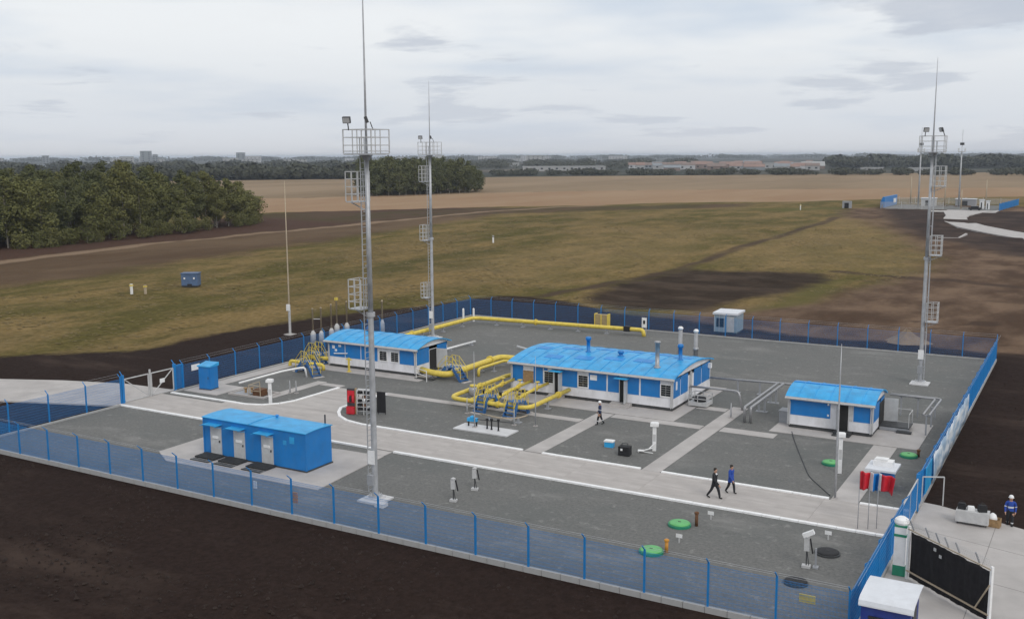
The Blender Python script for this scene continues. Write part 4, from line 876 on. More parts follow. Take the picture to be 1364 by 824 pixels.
MB().box(-.06,.06,0.84,0.96,-.2,2.15).box(-.05,.05,0.06,0.84,2.05,2.15).build('frame', 'blue_fence', wk)
o = MB().bar((0,0.12,.12),(0,0.80,.12),.05).bar((0,0.12,2.0),(0,0.80,2.0),.05).bar((0,0.12,.12),(0,0.12,2.0),.05).bar((0,.80,.12),(0,.80,2.0),.05).build('door_leaf', 'blue_fence', wk)
o2 = obj('mesh_panel', PANEL, wk, (0,0.14,0.1), PI/2); o2.scale = (0.215,1,0.97)
tag(MB().box(-.02,.02,-.45,.45,-.25,.25).build('sign_plate', 'white_paint', None, False, (XL+0.06,61.3,1.6)), 'white sign plate hanging on the fence right of the wicket door', 'sign')

rg = thing('mesh_gate', 'closed mesh gate leaf with pale top rail where the road leaves the yard', 'gate', (XR, 53.0, 0))
MB().box(-.09,.09,5.0,5.18,-.2,2.1).build('gate_post', 'blue_fence', rg)
o = obj('mesh_panel', PANEL, rg, (0,0.15,0.1), PI/2); o.scale = (1.6,1,0.9)
MB().bar((0,.12,1.84),(0,4.95,1.84),.06).bar((0,.12,.12),(0,4.95,.12),.05).bar((0,.12,.1),(0,.12,1.84),.05).bar((0,4.93,.1),(0,4.93,1.84),.05).bar((0,2.5,.1),(0,2.5,1.84),.05).build('frame', 'light_grey', rg)
ow = thing('open_wicket', 'thin pale steel door frame standing open outside the banner fence', 'gate', (XR+0.1, 59.15, 0))
MB().bar((0,0,1.65),(1.05,0.5,1.65),.06).bar((1.05,.5,0),(1.05,.5,1.65),.06).bar((0,0,0),(0,0,1.65),.06).build('frame', 'light_grey', ow)

bg = thing('screened_gate', 'open gate leaf covered in black cloth with wire coils along its top', 'gate', (-6.6, 48.15, 0), math.atan2(44.85-48.15, -2.85+6.6))
LG = 5.0
for x in (0, LG): MB().bar((x,0,-.1),(x,0,2.55),.11).build('gate_post', 'white_paint', bg)
cl = MB(); nx_, nz_ = 40, 10
for i in range(nx_+1):
    for k in range(nz_+1):
        x = 0.08+(LG-.16)*i/nx_; z = 0.10+(2.28-.10)*k/nz_-0.012*math.sin(i*0.9)*(k/nz_)**2
        cl.v.append((x, 0.05+0.03*math.sin(i*0.7+k*0.3)+0.02*math.sin(i*1.9), z))
for i in range(nx_):
    for k in range(nz_): a = i*(nz_+1)+k; cl.f.append((a, a+nz_+1, a+nz_+2, a+1)); cl.m.append(0)
clo = cl.build('cloth', 'black_cloth', bg, True)
so = clo.modifiers.new('thick', 'SOLIDIFY'); so.thickness = 0.015
for (x, z) in ((2.05,1.85),(1.7,2.05)): MB().box(x-.07,x+.07,-.03,-.005,z-.07,z+.07).build('tag', 'light_grey', clo)
MB().bar((0,-.06,.42),(LG,-.06,.42),.06).bar((0,-.06,2.42),(LG,-.06,2.42),.05).bar((LG-.75,-.07,.42),(LG,-.07,1.75),.05).build('frame_rail', 'rod_tan', bg)
w = MB()
for z, y in ((2.55,-.05),(2.68,-.12),(2.8,-.18),(2.9,-.22)): w.tube((0,y,z),(LG,y,z),.008,4)
for k in range(41):
    x = LG*k/40; w.tube((x,-.03,2.5),(x,-.22,2.92),.006,4)
w.build('barbed_wire', 'light_grey', bg)
for x in (0.3,1.3,1.95,2.5,3.15,4.3): MB().bar((x,0,2.45),(x,-.24,2.95),.05).build('wire_arm', 'bin_grey', bg)
pl = thing('entrance_pillar', 'white pillar with green bands standing between the booth and black screened gate', 'pillar', (-7.0, 48.55, 0))
MB().box(-.26,.26,-.26,.26,.0,2.15).build('shaft', 'white_paint', pl)
for z0, z1 in ((0.0,0.5),(1.90,2.02),(2.36,2.46)): MB().box(-.28,.28,-.28,.28,z0,z1).build('band', 'green_band', pl)
MB().box(-.265,.265,-.265,.265,2.15,2.36).lathe([(.30,2.46),(.34,2.56),(.30,2.70),(.16,2.80)], 16).build('cap', 'white_paint', pl)

def banner_mat():
    m = bpy.data.materials.new('banner_print'); m.use_nodes = True; nt = m.node_tree; N = nt.nodes; L = nt.links; b = N['Principled BSDF']; b.inputs['Roughness'].default_value = .6
    tc = N.new('ShaderNodeTexCoord'); mp = N.new('ShaderNodeMapping'); mp.inputs['Scale'].default_value = (.6,.35,1.2); L.new(tc.outputs['Object'], mp.inputs[0])
    n = N.new('ShaderNodeTexNoise'); n.inputs['Scale'].default_value = 1.6; n.inputs['Detail'].default_value = 6; L.new(mp.outputs[0], n.inputs['Vector'])
    r = N.new('ShaderNodeValToRGB'); r.color_ramp.elements[0].position = .42; r.color_ramp.elements[0].color = (.30,.42,.56,1); r.color_ramp.elements[1].position = .60; r.color_ramp.elements[1].color = (.66,.70,.74,1)
    L.new(n.outputs['Fac'], r.inputs[0]); L.new(r.outputs[0], b.inputs['Base Color']); MATS['banner_print'] = m
banner_mat()
bn = MB(); n_ = 46
for i in range(n_+1):
    y = 18.0*i/n_
    for z in (0.12,0.7,1.3,1.92): bn.v.append((0.035*math.sin(i*.8+z*2)+.02*math.sin(i*2.1), y, z+.03*math.sin(i*1.3)))
for i in range(n_):
    for k in range(3): a = i*4+k; bn.f.append((a,a+4,a+5,a+1)); bn.m.append(0)
bo_ = bn.build('banner', 'banner_print', None, True, (XR+0.16, 63.0, 0)); bo_.modifiers.new('thick','SOLIDIFY').thickness = 0.012
tag(bo_, 'long white printed banner fixed outside the bright blue fence', 'banner')
bs = tag(MB().box(-.02,.02,-1.1,1.1,0,1.55).build('info_board', 'blue_roof', None, False, (XR+0.13,61.2,0.35)), 'small blue board on the fence between banner and open wicket', 'board')
tag(MB().box(-.33,.33,-.02,.02,-.17,.17).build('sign_plate', 'yellow', None, False, (-9.35,YF+0.05,1.40)), 'yellow sign plate on the foreground fence below the black manhole covers', 'sign')
tag(MB().box(-.16,.16,-.02,.02,-.3,.3).build('sign_plate', 'orange', None, False, (-37.05,YF+0.06,1.10)), 'orange sign plate on the foreground fence right of the blue container', 'sign')
tag(MB().box(-.12,.12,-.02,.02,-.2,.2).build('sign_plate', 'white_paint', None, False, (-40.0,YF+0.06,1.35)), 'small white sign plate on the foreground fence in front of the container doors', 'sign')
tag(MB().box(-.02,.02,-.3,.3,-.25,.25).build('sign_plate', 'yellow', None, False, (XL+0.06,42.6,1.2)), 'yellow sign plate on the short fence near the left picture edge', 'sign')

# ------------------------------------------------------------------ flags
def flag(label, loc, h, w, fh, mats, split, sx, sag=0.3, ph=0.0):
    o = thing('flag', label, 'flag', loc, 0)
    MB().lathe([(.024,0),(.020,h*.6),(.016,h),(.03,h+.02),(.01,h+.06)], 8).build('pole', 'galvanised', o, True)
    m = MB(); nx_, nz_ = 12, 10
    for i in range(nx_+1):
        for k in range(nz_+1):
            t = i/nx_; m.v.append((sx*w*t*(1-.15*k/nz_), .16*math.sin(t*9+ph)*(.25+t), h-fh*k/nz_-sag*t*t*.9+.03*math.sin(t*5+k+ph)))
    for i in range(nx_):
        for k in range(nz_):
            a = i*(nz_+1)+k; m.f.append((a,a+1,a+nz_+2,a+nz_+1)); m.m.append(0 if i/nx_ < split else 1)
    f = m.build('cloth', mats, o, True); f.modifiers.new('thick','SOLIDIFY').thickness = .008
    return o
flag('leftmost flag on the road edge, plain red and hanging straight', (-9.9,53.55,0), 3.15, 0.50, 0.95, ['red','red'], 1.0, 1, .02)
flag('middle flag on the road edge, white and blue, hanging between two red ones', (-9.42,53.75,0), 3.12, 0.46, 1.0, ['white_paint','blue_wall'], .40, 1, .04, 1.0)
flag('rightmost flag on the road edge, red with white hoist, blowing out', (-9.05,54.1,0), 3.0, 0.85, 0.92, ['white_paint','red'], .12, 1, .10, 2.0)

# ------------------------------------------------------------------ yard furniture
def marker(label, loc, h, rz=0.0):
    o = thing('marker_post', label, 'post', loc, rz, 'white marker posts with flat caps')
    MB().box(-.12,.12,-.10,.10,0,h-.22).build('shaft', 'white_paint', o); MB().box(-.27,.27,-.25,.25,h-.22,h-.02).box(-.2,.2,-.2,.2,h-.02,h+.02).build('cap', 'white_paint', o)
    MB().box(-.09,.09,-.108,-.101,h*.35,h*.6).build('plate', 'light_grey', o)
marker('white capped post beside the black box in front of the plant room', (-24.7,61.9,0), 1.92, .3)
marker('white capped post beside the green lid in front of the switch room', (-12.85,62.9,0), 2.55, .2)
marker('white capped post at the kerb curve beside the railed pit', (-56.6,59.5,0), 1.95, .5)
def lid(label, loc, m, r=.55, h=.22, grp=None):
    o = thing('manhole_cover', label, 'manhole', loc, 0, grp)
    MB().lathe([(r*1.12,0),(r*1.12,h*.55),(r*1.05,h*.6)], 24).build('ring', 'dark_steel' if m == 'black' else 'green_band', o); MB().lathe([(r*1.03,h*.6),(r,h*.85),(r*.7,h),(.02,h*1.02)], 24).build('lid', m, o, True)
    MB().box(-.08,.08,-.02,.02,h*.98,h*1.12).build('handle', 'dark_steel', o)
lid('green lid on foreground gravel beside a dark brown pipe', (-18.25,49.5,0), 'green_lid'); lid('green lid nearest the foreground fence beside an orange pipe', (-18.15,45.3,0), 'green_lid')
lid('green lid beside the white capped post and thin pole', (-13.75,64.5,0), 'green_lid', .5); lid('green lid near the blue fence beside a rusty stub', (-9.7,68.6,0), 'green_lid', .5)
lid('black lid next to the white camera stand by the gate', (-10.5,49.4,0), 'black', .55, .16); lid('black lid nearest the foreground fence corner', (-10.95,45.1,0), 'black', .5, .16)
for lab, loc, h, m in (('dark brown vent pipe beside the upper foreground green lid',(-17.45,49.9,0),.8,'brown_rust'),('orange vent pipe beside the lower foreground green lid',(-17.5,45.7,0),.7,'orange'),('rusty pipe stub beside the green lid near the fence',(-9.15,68.9,0),.5,'brown_rust')):
    o = thing('vent_pipe', lab, 'pipe', loc); MB().lathe([(.09,0),(.09,h-.12)], 10).build('tube', m, o, True); MB().lathe([(.13,h-.12),(.13,h-.04),(.04,h)], 10).build('cap', m, o)
for lab, loc in (('small white peg right of the dark brown vent pipe',(-17.1,51.2,0)),('small white peg right of the orange vent pipe',(-17.4,47.2,0)),('small white peg on gravel behind the camera stand near the gate',(-10.9,51.3,0))):
    o = thing('marker_peg', lab, 'peg', loc, 0, 'small white pegs in the gravel'); MB().box(-.03,.03,-.03,.03,0,.35).build('stake','light_grey',o); MB().box(-.17,.17,-.04,-.031,.28,.48).build('plate','white_paint',o)
def camstand(label, loc, h, rz, boom=False):
    o = thing('camera_stand', label, 'camera stand', loc, rz, 'white instrument stands on the foreground gravel')
    MB().box(-.2,.2,-.15,.15,0,.12).build('foot', 'light_grey', o); MB().bar((0,0,.1),(0,0,h*.55),.05).bar((.12,0,.1),(.02,0,h*.5),.035).build('leg', 'dark_steel', o)
    MB().box(-.12,.12,-.10,.10,h*.52,h*.92).lathe([(.12,0),(.14,.05),(.05,.10)],10,(0,0,h*.92)).build('housing', 'light_grey', o)
    MB().bar((.15,0,h*.9),(.28,0,h*.45),.06).build('conduit', 'black', o)
    if boom:
        q = MB().cbox((.12,0,.10),(.55,.22,.2)).build('camera', 'white_paint', o, False, (0,0,h*.95)); q.rotation_euler = (0,-.5,0)
        MB().bar((.42,.1,0),(.42,.1,h*.6),.08).box(.3,.55,-.05,.25,0,.08).build('post','bin_grey',o)
camstand('left one of two white instrument stands on the foreground gravel', (-30.9,46.9,0), 1.42, .2); camstand('right one of two white instrument stands, nearer the road', (-30.9,49.2,0), 1.40, .3); camstand('white camera stand with tilted head beside a black lid', (-11.0,47.2,0), 1.62, .1, True)

# fire point
fp = thing('fire_point', 'open fire shield rack with red panel and grey shelves beside the nearest mast', 'fire shield', (-48.1,60.1,0), .25)
MB().box(-.95,-.28,-.1,.1,.1,2.0).build('back_board','dark_steel',fp); MB().box(-.92,-.3,-.34,-.105,.06,.62).build('sand_box','red',fp); MB().box(-.9,-.32,-.14,-.101,.9,1.85).build('red_panel','red',fp)
for k in range(3): MB().lathe([(.09,0),(.1,.05),(.1,.4),(.03,.5)],10,(-.78+.19*k,-.24,1.0)).build('extinguisher','red' if k != 1 else 'black',fp,True)
MB().box(-.28,-.2,-.14,.12,.02,2.02).build('frame','wood',fp)
g = MB()
for x in (-.15,.42,.98): g.bar((x,-.1,0),(x,-.1,1.95),.06).bar((x,.3,0),(x,.3,1.95),.06)
for z in (.3,.62,.95,1.28,1.6,1.93): g.box(-.15,1.0,-.12,.32,z-.015,z+.015)
g.build('shelf_rack','light_grey',fp)
for i in range(5):
    for k in range(3):
        if (i+k) % 4 != 3: MB().box(-.08+.38*k,.20+.38*k,-.08,.2,.316+.325*i,.50+.325*i).build('stored_item','black' if (i*k) % 2 == 0 else 'brown_rust',fp)
bb = thing('notice_board', 'tall narrow black board standing right of the fire shield rack', 'board', (-46.55,60.85,0), .2)
MB().box(-.36,.36,-.03,.03,.15,1.78).build('panel','black',bb); MB().bar((-.3,.05,0),(-.3,.05,1.7),.05).bar((.3,.05,0),(.3,.05,1.7),.05).build('leg','dark_steel',bb); MB().box(.37,.5,-.03,.03,1.55,1.72).build('lamp','white_paint',bb)
# railed pit on the island
pit = thing('valve_pit', 'railed valve pit with concrete edge on the gravel island inside the road curve', 'pit', (-60.0,61.2,0), .05)
MB().box(-1.9,1.9,-1.05,-.9,0,.14).box(-1.9,1.9,.9,1.05,0,.14).box(-1.9,-1.75,-.9,.9,0,.14).box(1.75,1.9,-.9,.9,0,.14).build('edge','concrete',pit)
MB().box(.35,1.15,-.6,.3,.0,.55).build('valve_box','brown_rust',pit); MB().box(-1.7,-.2,-.8,.8,.01,.05).build('cover','bin_grey',pit)
g = MB().bar((1.3,-.75,0),(1.3,-.75,.95),.05).bar((.1,-.75,0),(.1,-.75,.95),.05).bar((.1,.6,0),(.1,.6,.95),.05).bar((.1,-.75,.95),(1.3,-.75,.95),.05).bar((.1,-.75,.95),(.1,.6,.95),.05).bar((.1,-.75,.5),(1.3,-.75,.5),.04)
g.build('railing','rod_tan',pit)
for q, (x, y) in enumerate(((-.9,0),(-.5,.3))): MB().lathe([(.1,.05),(.1,.4),(.2,.42),(.2,.46)],10,(x,y,0)).build('valve','wood',pit)
pipe_run('ground_pipe', 'white pipe lying on the gravel island behind the white capped post', [(-63.2,62.7,.3),(-61.8,66.6,.75),(-60.9,67.9,.9),(-60.6,68.2,.9),(-60.5,68.3,0)], .09, 'white_paint', .2)
for lab, x, y in (('left short post on the gravel island path',-57.6,62.9),('right short post on the gravel island path',-57.1,63.1)): thin_pole('gauge_post', lab, (x,y,0), 1.1, .05)
# manifold on white pad
mf = thing('metering_rig', 'blue metering box on black legs standing on the white pad', 'meter', (-38.5,61.1,.08), .1)
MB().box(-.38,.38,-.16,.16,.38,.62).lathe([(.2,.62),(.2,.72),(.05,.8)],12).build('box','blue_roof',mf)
for x in (-.32,.32): MB().bar((x,0,0),(x,0,.4),.09).build('leg','black',mf)
MB().path([(.4,0,.55),(3.2,.1,.55)],.035,6).build('impulse_pipe','dark_steel',mf)
for i, (x, h) in enumerate(((-37.2,.75),(-36.8,.8),(-36.2,.85))):
    o = thing('stub_valve', ('left','middle','right')[i]+' black stub valve standing on the white pad', 'valve', (x,61.0-.05*i,.08)); MB().lathe([(.1,0),(.06,.05),(.06,h-.1)],8).build('stem','black',o); MB().lathe([(.11,h-.12),(.11,h)],8).build('head','black',o)
pipe_run('ground_pipe', 'thin tan pipe bend behind the white pad', [(-39.4,63.6,.35),(-37.6,63.3,.3),(-36.2,63.8,.35),(-35.9,64.6,.4)], .05, 'rod_tan', .3, [(-38.5,63.45,.33),(-36.2,63.8,.35)])
for lab, x, y in (('short grey post in front of the right small stile',-36.1,63.0),('short grey post left of the small stiles',-41.0,64.3)): thin_pole('gauge_post', lab, (x,y,0), 1.2, .05)
# speaker's table things
o = thing('loudspeaker', 'black box loudspeaker with white badge on gravel before the plant room', 'loudspeaker', (-26.0,60.0,0), .1)
MB().box(-.38,.38,-.28,.28,.03,.62).build('cabinet','black',o); MB().box(-.22,-.08,-.295,-.281,.36,.5).build('badge','white_paint',o); MB().bar((-.2,0,.62),(-.2,0,.8),.04).bar((.2,0,.62),(.2,0,.8),.04).bar((-.2,0,.8),(.2,0,.8),.04).build('handle','dark_steel',o)
for x in (-.3,.3): MB().box(x-.05,x+.05,-.2,.2,0,.03).build('foot','dark_steel',o)
o = thing('cool_box', 'small pale blue cool box with white lid left of the black loudspeaker', 'box', (-27.7,61.3,0), .1)
MB().box(-.3,.3,-.2,.2,0,.36).build('body','blue_roof',o); MB().box(-.33,.33,-.23,.23,.36,.46).build('lid','white_paint',o)
o = thing('folding_stand', 'white folding stand lying on gravel right of the black loudspeaker', 'stand', (-25.0,61.1,0), .3)
MB().bar((-.5,0,.05),(.45,.1,.35),.06).bar((-.4,.2,.05),(.5,-.1,.05),.05).bar((.2,.05,.27),(.6,.5,.6),.05).build('leg','white_paint',o); MB().cbox((-.3,.05,.14),(.4,.3,.05)).build('plate','white_paint',o)
cab = tag(MB().path([(-17.9,70.9,.05),(-17.0,68.3,.03),(-15.6,64.6,.03),(-14.3,61.2,.03),(-12.4,58.3,.03)],.03,6,0,.8).build('cable','dark_steel'), 'dark cable lying across the gravel from switch room to the thin pole', 'cable')
# table outside the gate
tb = thing('table', 'long table with white cloth standing on the apron edge outside the gate', 'table', (-4.75,57.35,0), -.02)
MB().box(-.78,.78,-.35,.35,.70,.74).build('top','white_paint',tb)
c = MB(); n_ = 40; P_ = []
for i in range(n_): t = i/n_*4; e = int(t); f = t-e; P_.append([( -.80+1.6*f,-.37),(.80,-.37+.74*f),(.80-1.6*f,.37),(-.80,.37-.74*f)][e])
for i, (x, y) in enumerate(P_): k = 1+.03*math.sin(i*1.9); c.v += [(x,y,.745),(x*k,y*k*1.05,.14)]
for i in range(n_): j = (i+1) % n_; c.f.append((2*i,2*i+1,2*j+1,2*j)); c.m.append(0)
c.f.append(tuple(2*i for i in range(n_))); c.m.append(0); c.build('tablecloth','light_grey',tb)
for x in (-.7,.7):
    for y in (-.28,.28): MB().bar((x,y,0),(x,y,.7),.04).build('leg','dark_steel',tb)
for i, (x, m, lab, sz) in enumerate(((-.55,'black','black bag on the left end of the white table',(.4,.3,.32)),(-.1,'white_paint','white box on the middle of the white table',(.35,.3,.2)),(.45,'black','black bag on the right end of the white table',(.42,.3,.36)))):
    q = thing('bag' if m == 'black' else 'box', lab, 'bag' if m == 'black' else 'box', (-4.75+x,57.35,.75), .2*i)
    MB().box(-sz[0]/2,sz[0]/2,-sz[1]/2,sz[1]/2,0,sz[2]*.8).box(-sz[0]*.42,sz[0]*.42,-sz[1]*.4,sz[1]*.4,sz[2]*.8,sz[2]).build('body',m,q)
    if m == 'black': MB().path([(-.1,0,sz[2]),(-.08,0,sz[2]+.12),(.08,0,sz[2]+.12),(.1,0,sz[2])],.015,6,0,.05).build('handle','black',q)
cr = thing('crate', 'wooden crate with white bags beside the table outside the gate', 'crate', (-3.72,57.55,0), -.1)
MB().box(-.3,.3,-.25,.25,.02,.05).box(-.32,.32,-.27,-.24,0,.42).box(-.32,.32,.24,.27,0,.42).box(-.32,-.29,-.24,.24,0,.42).box(.29,.32,-.24,.24,0,.42).build('body','wood',cr)
MB().lathe([(.05,.1),(.2,.2),(.24,.42),(.18,.6),(.05,.7)],10,(-.08,0,0)).build('contents','white_paint',cr,True)
# back of yard
o = thing('instrument_case', 'tall yellow framed box by the back fence above the yellow pipe', 'frame', (-48.6,105.2,0)); MB().box(-.8,.8,-.3,.3,.1,1.5).build('box', mat('ochre',(.34,.26,.13),.6,0,.15,3) and 'ochre', o); MB().box(-.85,-.75,-.35,.35,0,1.6).box(.75,.85,-.35,.35,0,1.6).box(-.06,.06,-.34,-.301,.1,1.5).build('frame','yellow',o)
o = thing('white_sign_post', 'white framed sign at the end of the long yellow pipe', 'sign', (-42.6,103.2,0)); MB().box(-.28,.28,-.03,.03,.75,1.85).build('board','white_paint',o); MB().box(-.12,.12,-.045,-.031,1.15,1.55).build('symbol','black',o); MB().bar((-.2,.05,0),(-.2,.05,1.8),.05).bar((.2,.05,0),(.2,.05,1.8),.05).build('leg','light_grey',o)
for lab, x, y in (('left white post at the far bend of the yellow pipe',-64.9,101.2),('right white post at the far bend of the yellow pipe',-63.9,101.9)): o = thing('white_post',lab,'post',(x,y,0),0,'white posts at the pipe bend'); MB().lathe([(.12,0),(.12,1.5),(.05,1.6)],10).build('shaft','white_paint',o)
hm = MB(); n_, r_ = 28, 9
for j in range(r_+1):
    for k in range(n_):
        a = 2*PI*k/n_; t = j/r_; rr = 2.6*t*(1+.12*math.sin(3*a+1)+.06*math.sin(7*a)); hm.v.append((rr*math.cos(a), rr*.9*math.sin(a), 1.55*(1-t)**1.25*(1+.08*math.sin(5*a+j))-.1))
for j in range(r_):
    for k in range(n_): k2 = (k+1) % n_; hm.f.append((j*n_+k,(j+1)*n_+k,(j+1)*n_+k2,j*n_+k2)); hm.m.append(0)
tag(hm.build('sand_heap','sand',None,True,(-16.9,113.2,-.3)), 'conical heap of tan sand on soil behind the back fence', 'heap')
# meadow
o = thing('field_cabinet', 'grey blue metal box standing alone in the meadow', 'box', (-120.8,110.8,-.15), .55); MB().box(-1.25,1.25,-.9,.9,.2,2.0).build('body', mat('field_blue',(.07,.12,.22),.6,0,.2,1.5) and 'field_blue', o); MB().box(-1.35,1.35,-1.0,1.0,2.0,2.1).build('lid','field_blue',o)
for x in (-.75,.7): MB().box(x-.12,x+.12,-.93,-.901,1.2,1.45).build('plate','white_paint',o)
MB().box(-.35,.35,-.96,-.901,.2,.45).build('vent','black',o); MB().box(-1.2,1.2,-.85,.85,0,.2).build('skid','dark_steel',o)
for i, (x, y, h, lab) in enumerate(((-121.7,100.3,1.5,'white marker stake in the meadow left of the grey blue box'),(-120.2,101.5,1.3,'thin tan stake beside the white marker stake'),(-119.2,198.8,1.8,'white marker stake alone in the far meadow'),(-92,365,2.2,'distant white marker stake before the tan field'))):
    o = thing('marker_stake', lab, 'stake', (x,y,-.2)); MB().box(-.14,.14,-.14,.14,0,h).build('stake','white_paint' if i != 1 else 'rod_tan',o); MB().box(-.2,.2,-.2,.2,h-.3,h-.1).build('band','yellow' if i != 2 else 'dark_steel',o)

# ------------------------------------------------------------------ people
def person(label, loc, rz, top, legs, stride=0.25, arms=0.15, helmet=False, hair=True, stripes=False, shirt=None, coat=False, lean=0.0, h=1.75):
    o = thing('person', label, 'person', loc, rz); s = h/1.75
    V = []; E_ = []; R = []; G = []
    def v(x, y, z, r, g, par=None):
        V.append((x*s, (y+lean*max(0,z-.9))*s, z*s)); R.append((r if isinstance(r, tuple) else (r, r))); G.append(g)
        if par is not None: E_.append((par, len(V)-1))
        return len(V)-1
    p = v(0,0,.95,(.155,.115),'top' if coat else 'leg'); w = v(0,0,1.10,(.15,.11),'top',p); c = v(0,.01,1.28,(.19,.14),'top',w); ub = v(0,0,1.41,(.12,.09),'top',c)
    nk = v(0,.01,1.49,.055,'skin',ub); hd = v(0,.025,1.58,(.075,.085),'skin',nk); h2 = v(0,.02,1.66,(.078,.092),'skin',hd); h3 = v(0,.012,1.735,(.05,.06),'skin',h2)
    v(0,.125,1.605,.014,'skin',hd)                                                   # nose
    for sx in (-1,1): v(sx*.088,.0,1.60,.016,'skin',hd)                              # ears
    for sx in (-1,1):
        a = sx*arms; sh = v(sx*.19,0,1.40,.080,'top',ub); el = v(sx*.25,-.05+a,1.13,.066,'top',sh); wr = v(sx*.24,.08+a*1.8,.90,.048,'top',el)
        pm = v(sx*.235,.10+a*1.9,.83,(.022,.04),'skin',wr)
        for k, (dy, L_) in enumerate(((-.03,.070),(-.01,.08),(.01,.078),(.03,.06))):
            k1 = v(sx*.235,.105+a*1.95+dy,.83-L_*.6,.010,'skin',pm); v(sx*.222,.115+a*1.95+dy,.83-L_*1.15,.008,'skin',k1)
        t1 = v(sx*.215,.145+a*1.95,.81,.011,'skin',pm); v(sx*.205,.165+a*1.95,.775,.009,'skin',t1)
        st = -sx*stride; hp = v(sx*.095,0,.88,(.11,.115),'leg',p); kn = v(sx*.105,st*.55+.03,.49,.082,'leg',hp); an = v(sx*.11,st-.02-(.06 if st < 0 else 0),.10+(.05 if st < -.1 else 0),.062,'leg',kn)
        hl = v(sx*.11,st-.05-(.06 if st < 0 else 0),.05+(.05 if st < -.1 else 0),.045,'shoe',an); v(sx*.12,st+.15-(.04 if st < 0 else 0),.036,.038,'shoe',hl)
    me = bpy.data.meshes.new('tmp'); me.from_pydata(V, E_, []); ob = bpy.data.objects.new('tmp', me); COL.objects.link(ob)
    sk = ob.modifiers.new('skin','SKIN')
    if not me.skin_vertices: me.attributes.new('x','FLOAT','POINT')
    for i, (a, b_) in enumerate(R): me.skin_vertices[0].data[i].radius = (a*s, b_*s)
    me.skin_vertices[0].data[0].use_root = True
    ob.modifiers.new('sub','SUBSURF').levels = 1
    dg = bpy.context.evaluated_depsgraph_get(); bm_ = bpy.data.meshes.new_from_object(ob.evaluated_get(dg)); bpy.data.objects.remove(ob)
    slots = ['skin', top, legs, 'shoe', shirt or top, 'reflect']; key = {'skin':0,'top':1,'leg':2,'shoe':3}
    bm_.materials.clear()
    for q in slots: bm_.materials.append(MATS[q])
    A = np.array([[V[a], V[b_]] for a, b_ in E_]); GE = [G[b_] for a, b_ in E_]
    for f in bm_.polygons:
        c_ = np.array(f.center); e = A[:,1]-A[:,0]; t = np.clip(((c_-A[:,0])*e).sum(1)/np.maximum((e*e).sum(1),1e-9),0,1); d = np.linalg.norm(A[:,0]+e*t[:,None]-c_, axis=1)
        g = GE[int(np.argmin(d))]; i = key[g]; z = c_[2]/s
        if g == 'top' and shirt and c_[1] > .05 and abs(c_[0]) < .055 and z > 1.15: i = 4
        if stripes and g == 'top' and (1.14 < z < 1.20): i = 5
        if stripes and g == 'leg' and (.30 < z < .35): i = 5
        f.material_index = i
    bm_.shade_smooth(); bm_.name = 'body'
    bo = obj('body', bm_, o)
    if coat:
        MB().lathe([(.225,0),(.215,.12),(.185,.28),(.19,.45)], 18, (0,lean*.1*s,.72*s)).build('coat_skirt', top, o, True).scale = (1,.72,1)
    hy = (.015+lean*.75)*s
    if helmet:
        MB().lathe([(.145,1.665),(.118,1.68),(.118,1.70),(.105,1.755),(.07,1.795),(.015,1.81)], 18, (0,0,0)).build('hard_hat','helmet',o,True,(0,hy,(h-1.75)*.9))
    elif hair:
        MB().lathe([(.088,1.60),(.100,1.66),(.095,1.715),(.065,1.755),(.012,1.77)], 16).build('hair','hair',o,True,(0,hy-.02,(h-1.75)*.9))
    e = MB()
    for sx in (-1,1): e.lathe([(.004,-.007),(.011,0),(.004,.007)], 8, (sx*.032,.112,1.625))
    e.cbox((0,.116,1.545),(.045,.008,.009)); e.build('face_features','black',o,False,(0,lean*.72*s,(h-1.75)*.9))
    return o
person('worker in white hard hat and navy overalls standing before the plant room', (-30.7,66.2,0), PI*0.62, 'navy_cloth', 'suit_dark', .2, .05, True, False, True, None, False, 0, 1.74)
person('man in black suit and white shirt striding along the road', (-18.05,54.55,.034), -1.75, 'suit_dark', 'suit_dark', .30, .18, False, True, False, 'reflect', True, .03, 1.80)
person('man in bright blue jacket and dark trousers walking at the road kerb', (-17.5,55.85,.034), -1.9, 'royal_cloth', 'suit_dark', .2, .12, False, True, False, None, True, .02, 1.70)
person('worker in white hard hat and blue jacket standing by the table outside the gate', (-3.0,58.0,-.12), PI*1.02, 'royal_cloth', 'suit_dark', .10, .04, True, False, True, None, False, 0, 1.76)

# ------------------------------------------------------------------ distant second station
FX, FY = -50.0, 398.0
for i, (lab, x, y, h) in enumerate((('distant mast left of the foreground mast in the far station',-58.3,402,29),('distant mast right of the foreground mast in the far station',-45.2,408,28))):
    o = thing('distant_mast', lab, 'mast', (x,y,0)); MB().lathe([(.32,0),(.26,12),(.20,20),(.11,20.1),(.08,h)],8).build('pole','galvanised',o,True); MB().box(-1.1,1.1,-1.1,1.1,20,20.2).box(-1.1,-1.0,-1.1,1.1,20.2,21.4).box(1.0,1.1,-1.1,1.1,20.2,21.4).build('platform','light_grey',o)
    MB().box(-.7,.7,-.4,.4,22.5,23.4).build('lamp_box','dark_steel',o)
for i, (lab, x, y, h) in enumerate((('short distant post left of the far station masts',-63,415,11),('short distant post between the far station masts',-50.5,412,9.5),('short distant post right of the far station masts',-36.5,412,10),('slim distant post at the far station entrance',-42.5,391,7))):
    o = thing('distant_post', lab, 'post', (x,y,0)); MB().lathe([(.28,0),(.2,h*.6),(.1,h)],8).build('pole','rod_tan',o,True); MB().box(-.4,.4,-.4,.4,0,.3).build('base','concrete',o)
struct(MB().box(-68,-31,387,425,-.5,.10).build('distant_yard','gravel'))
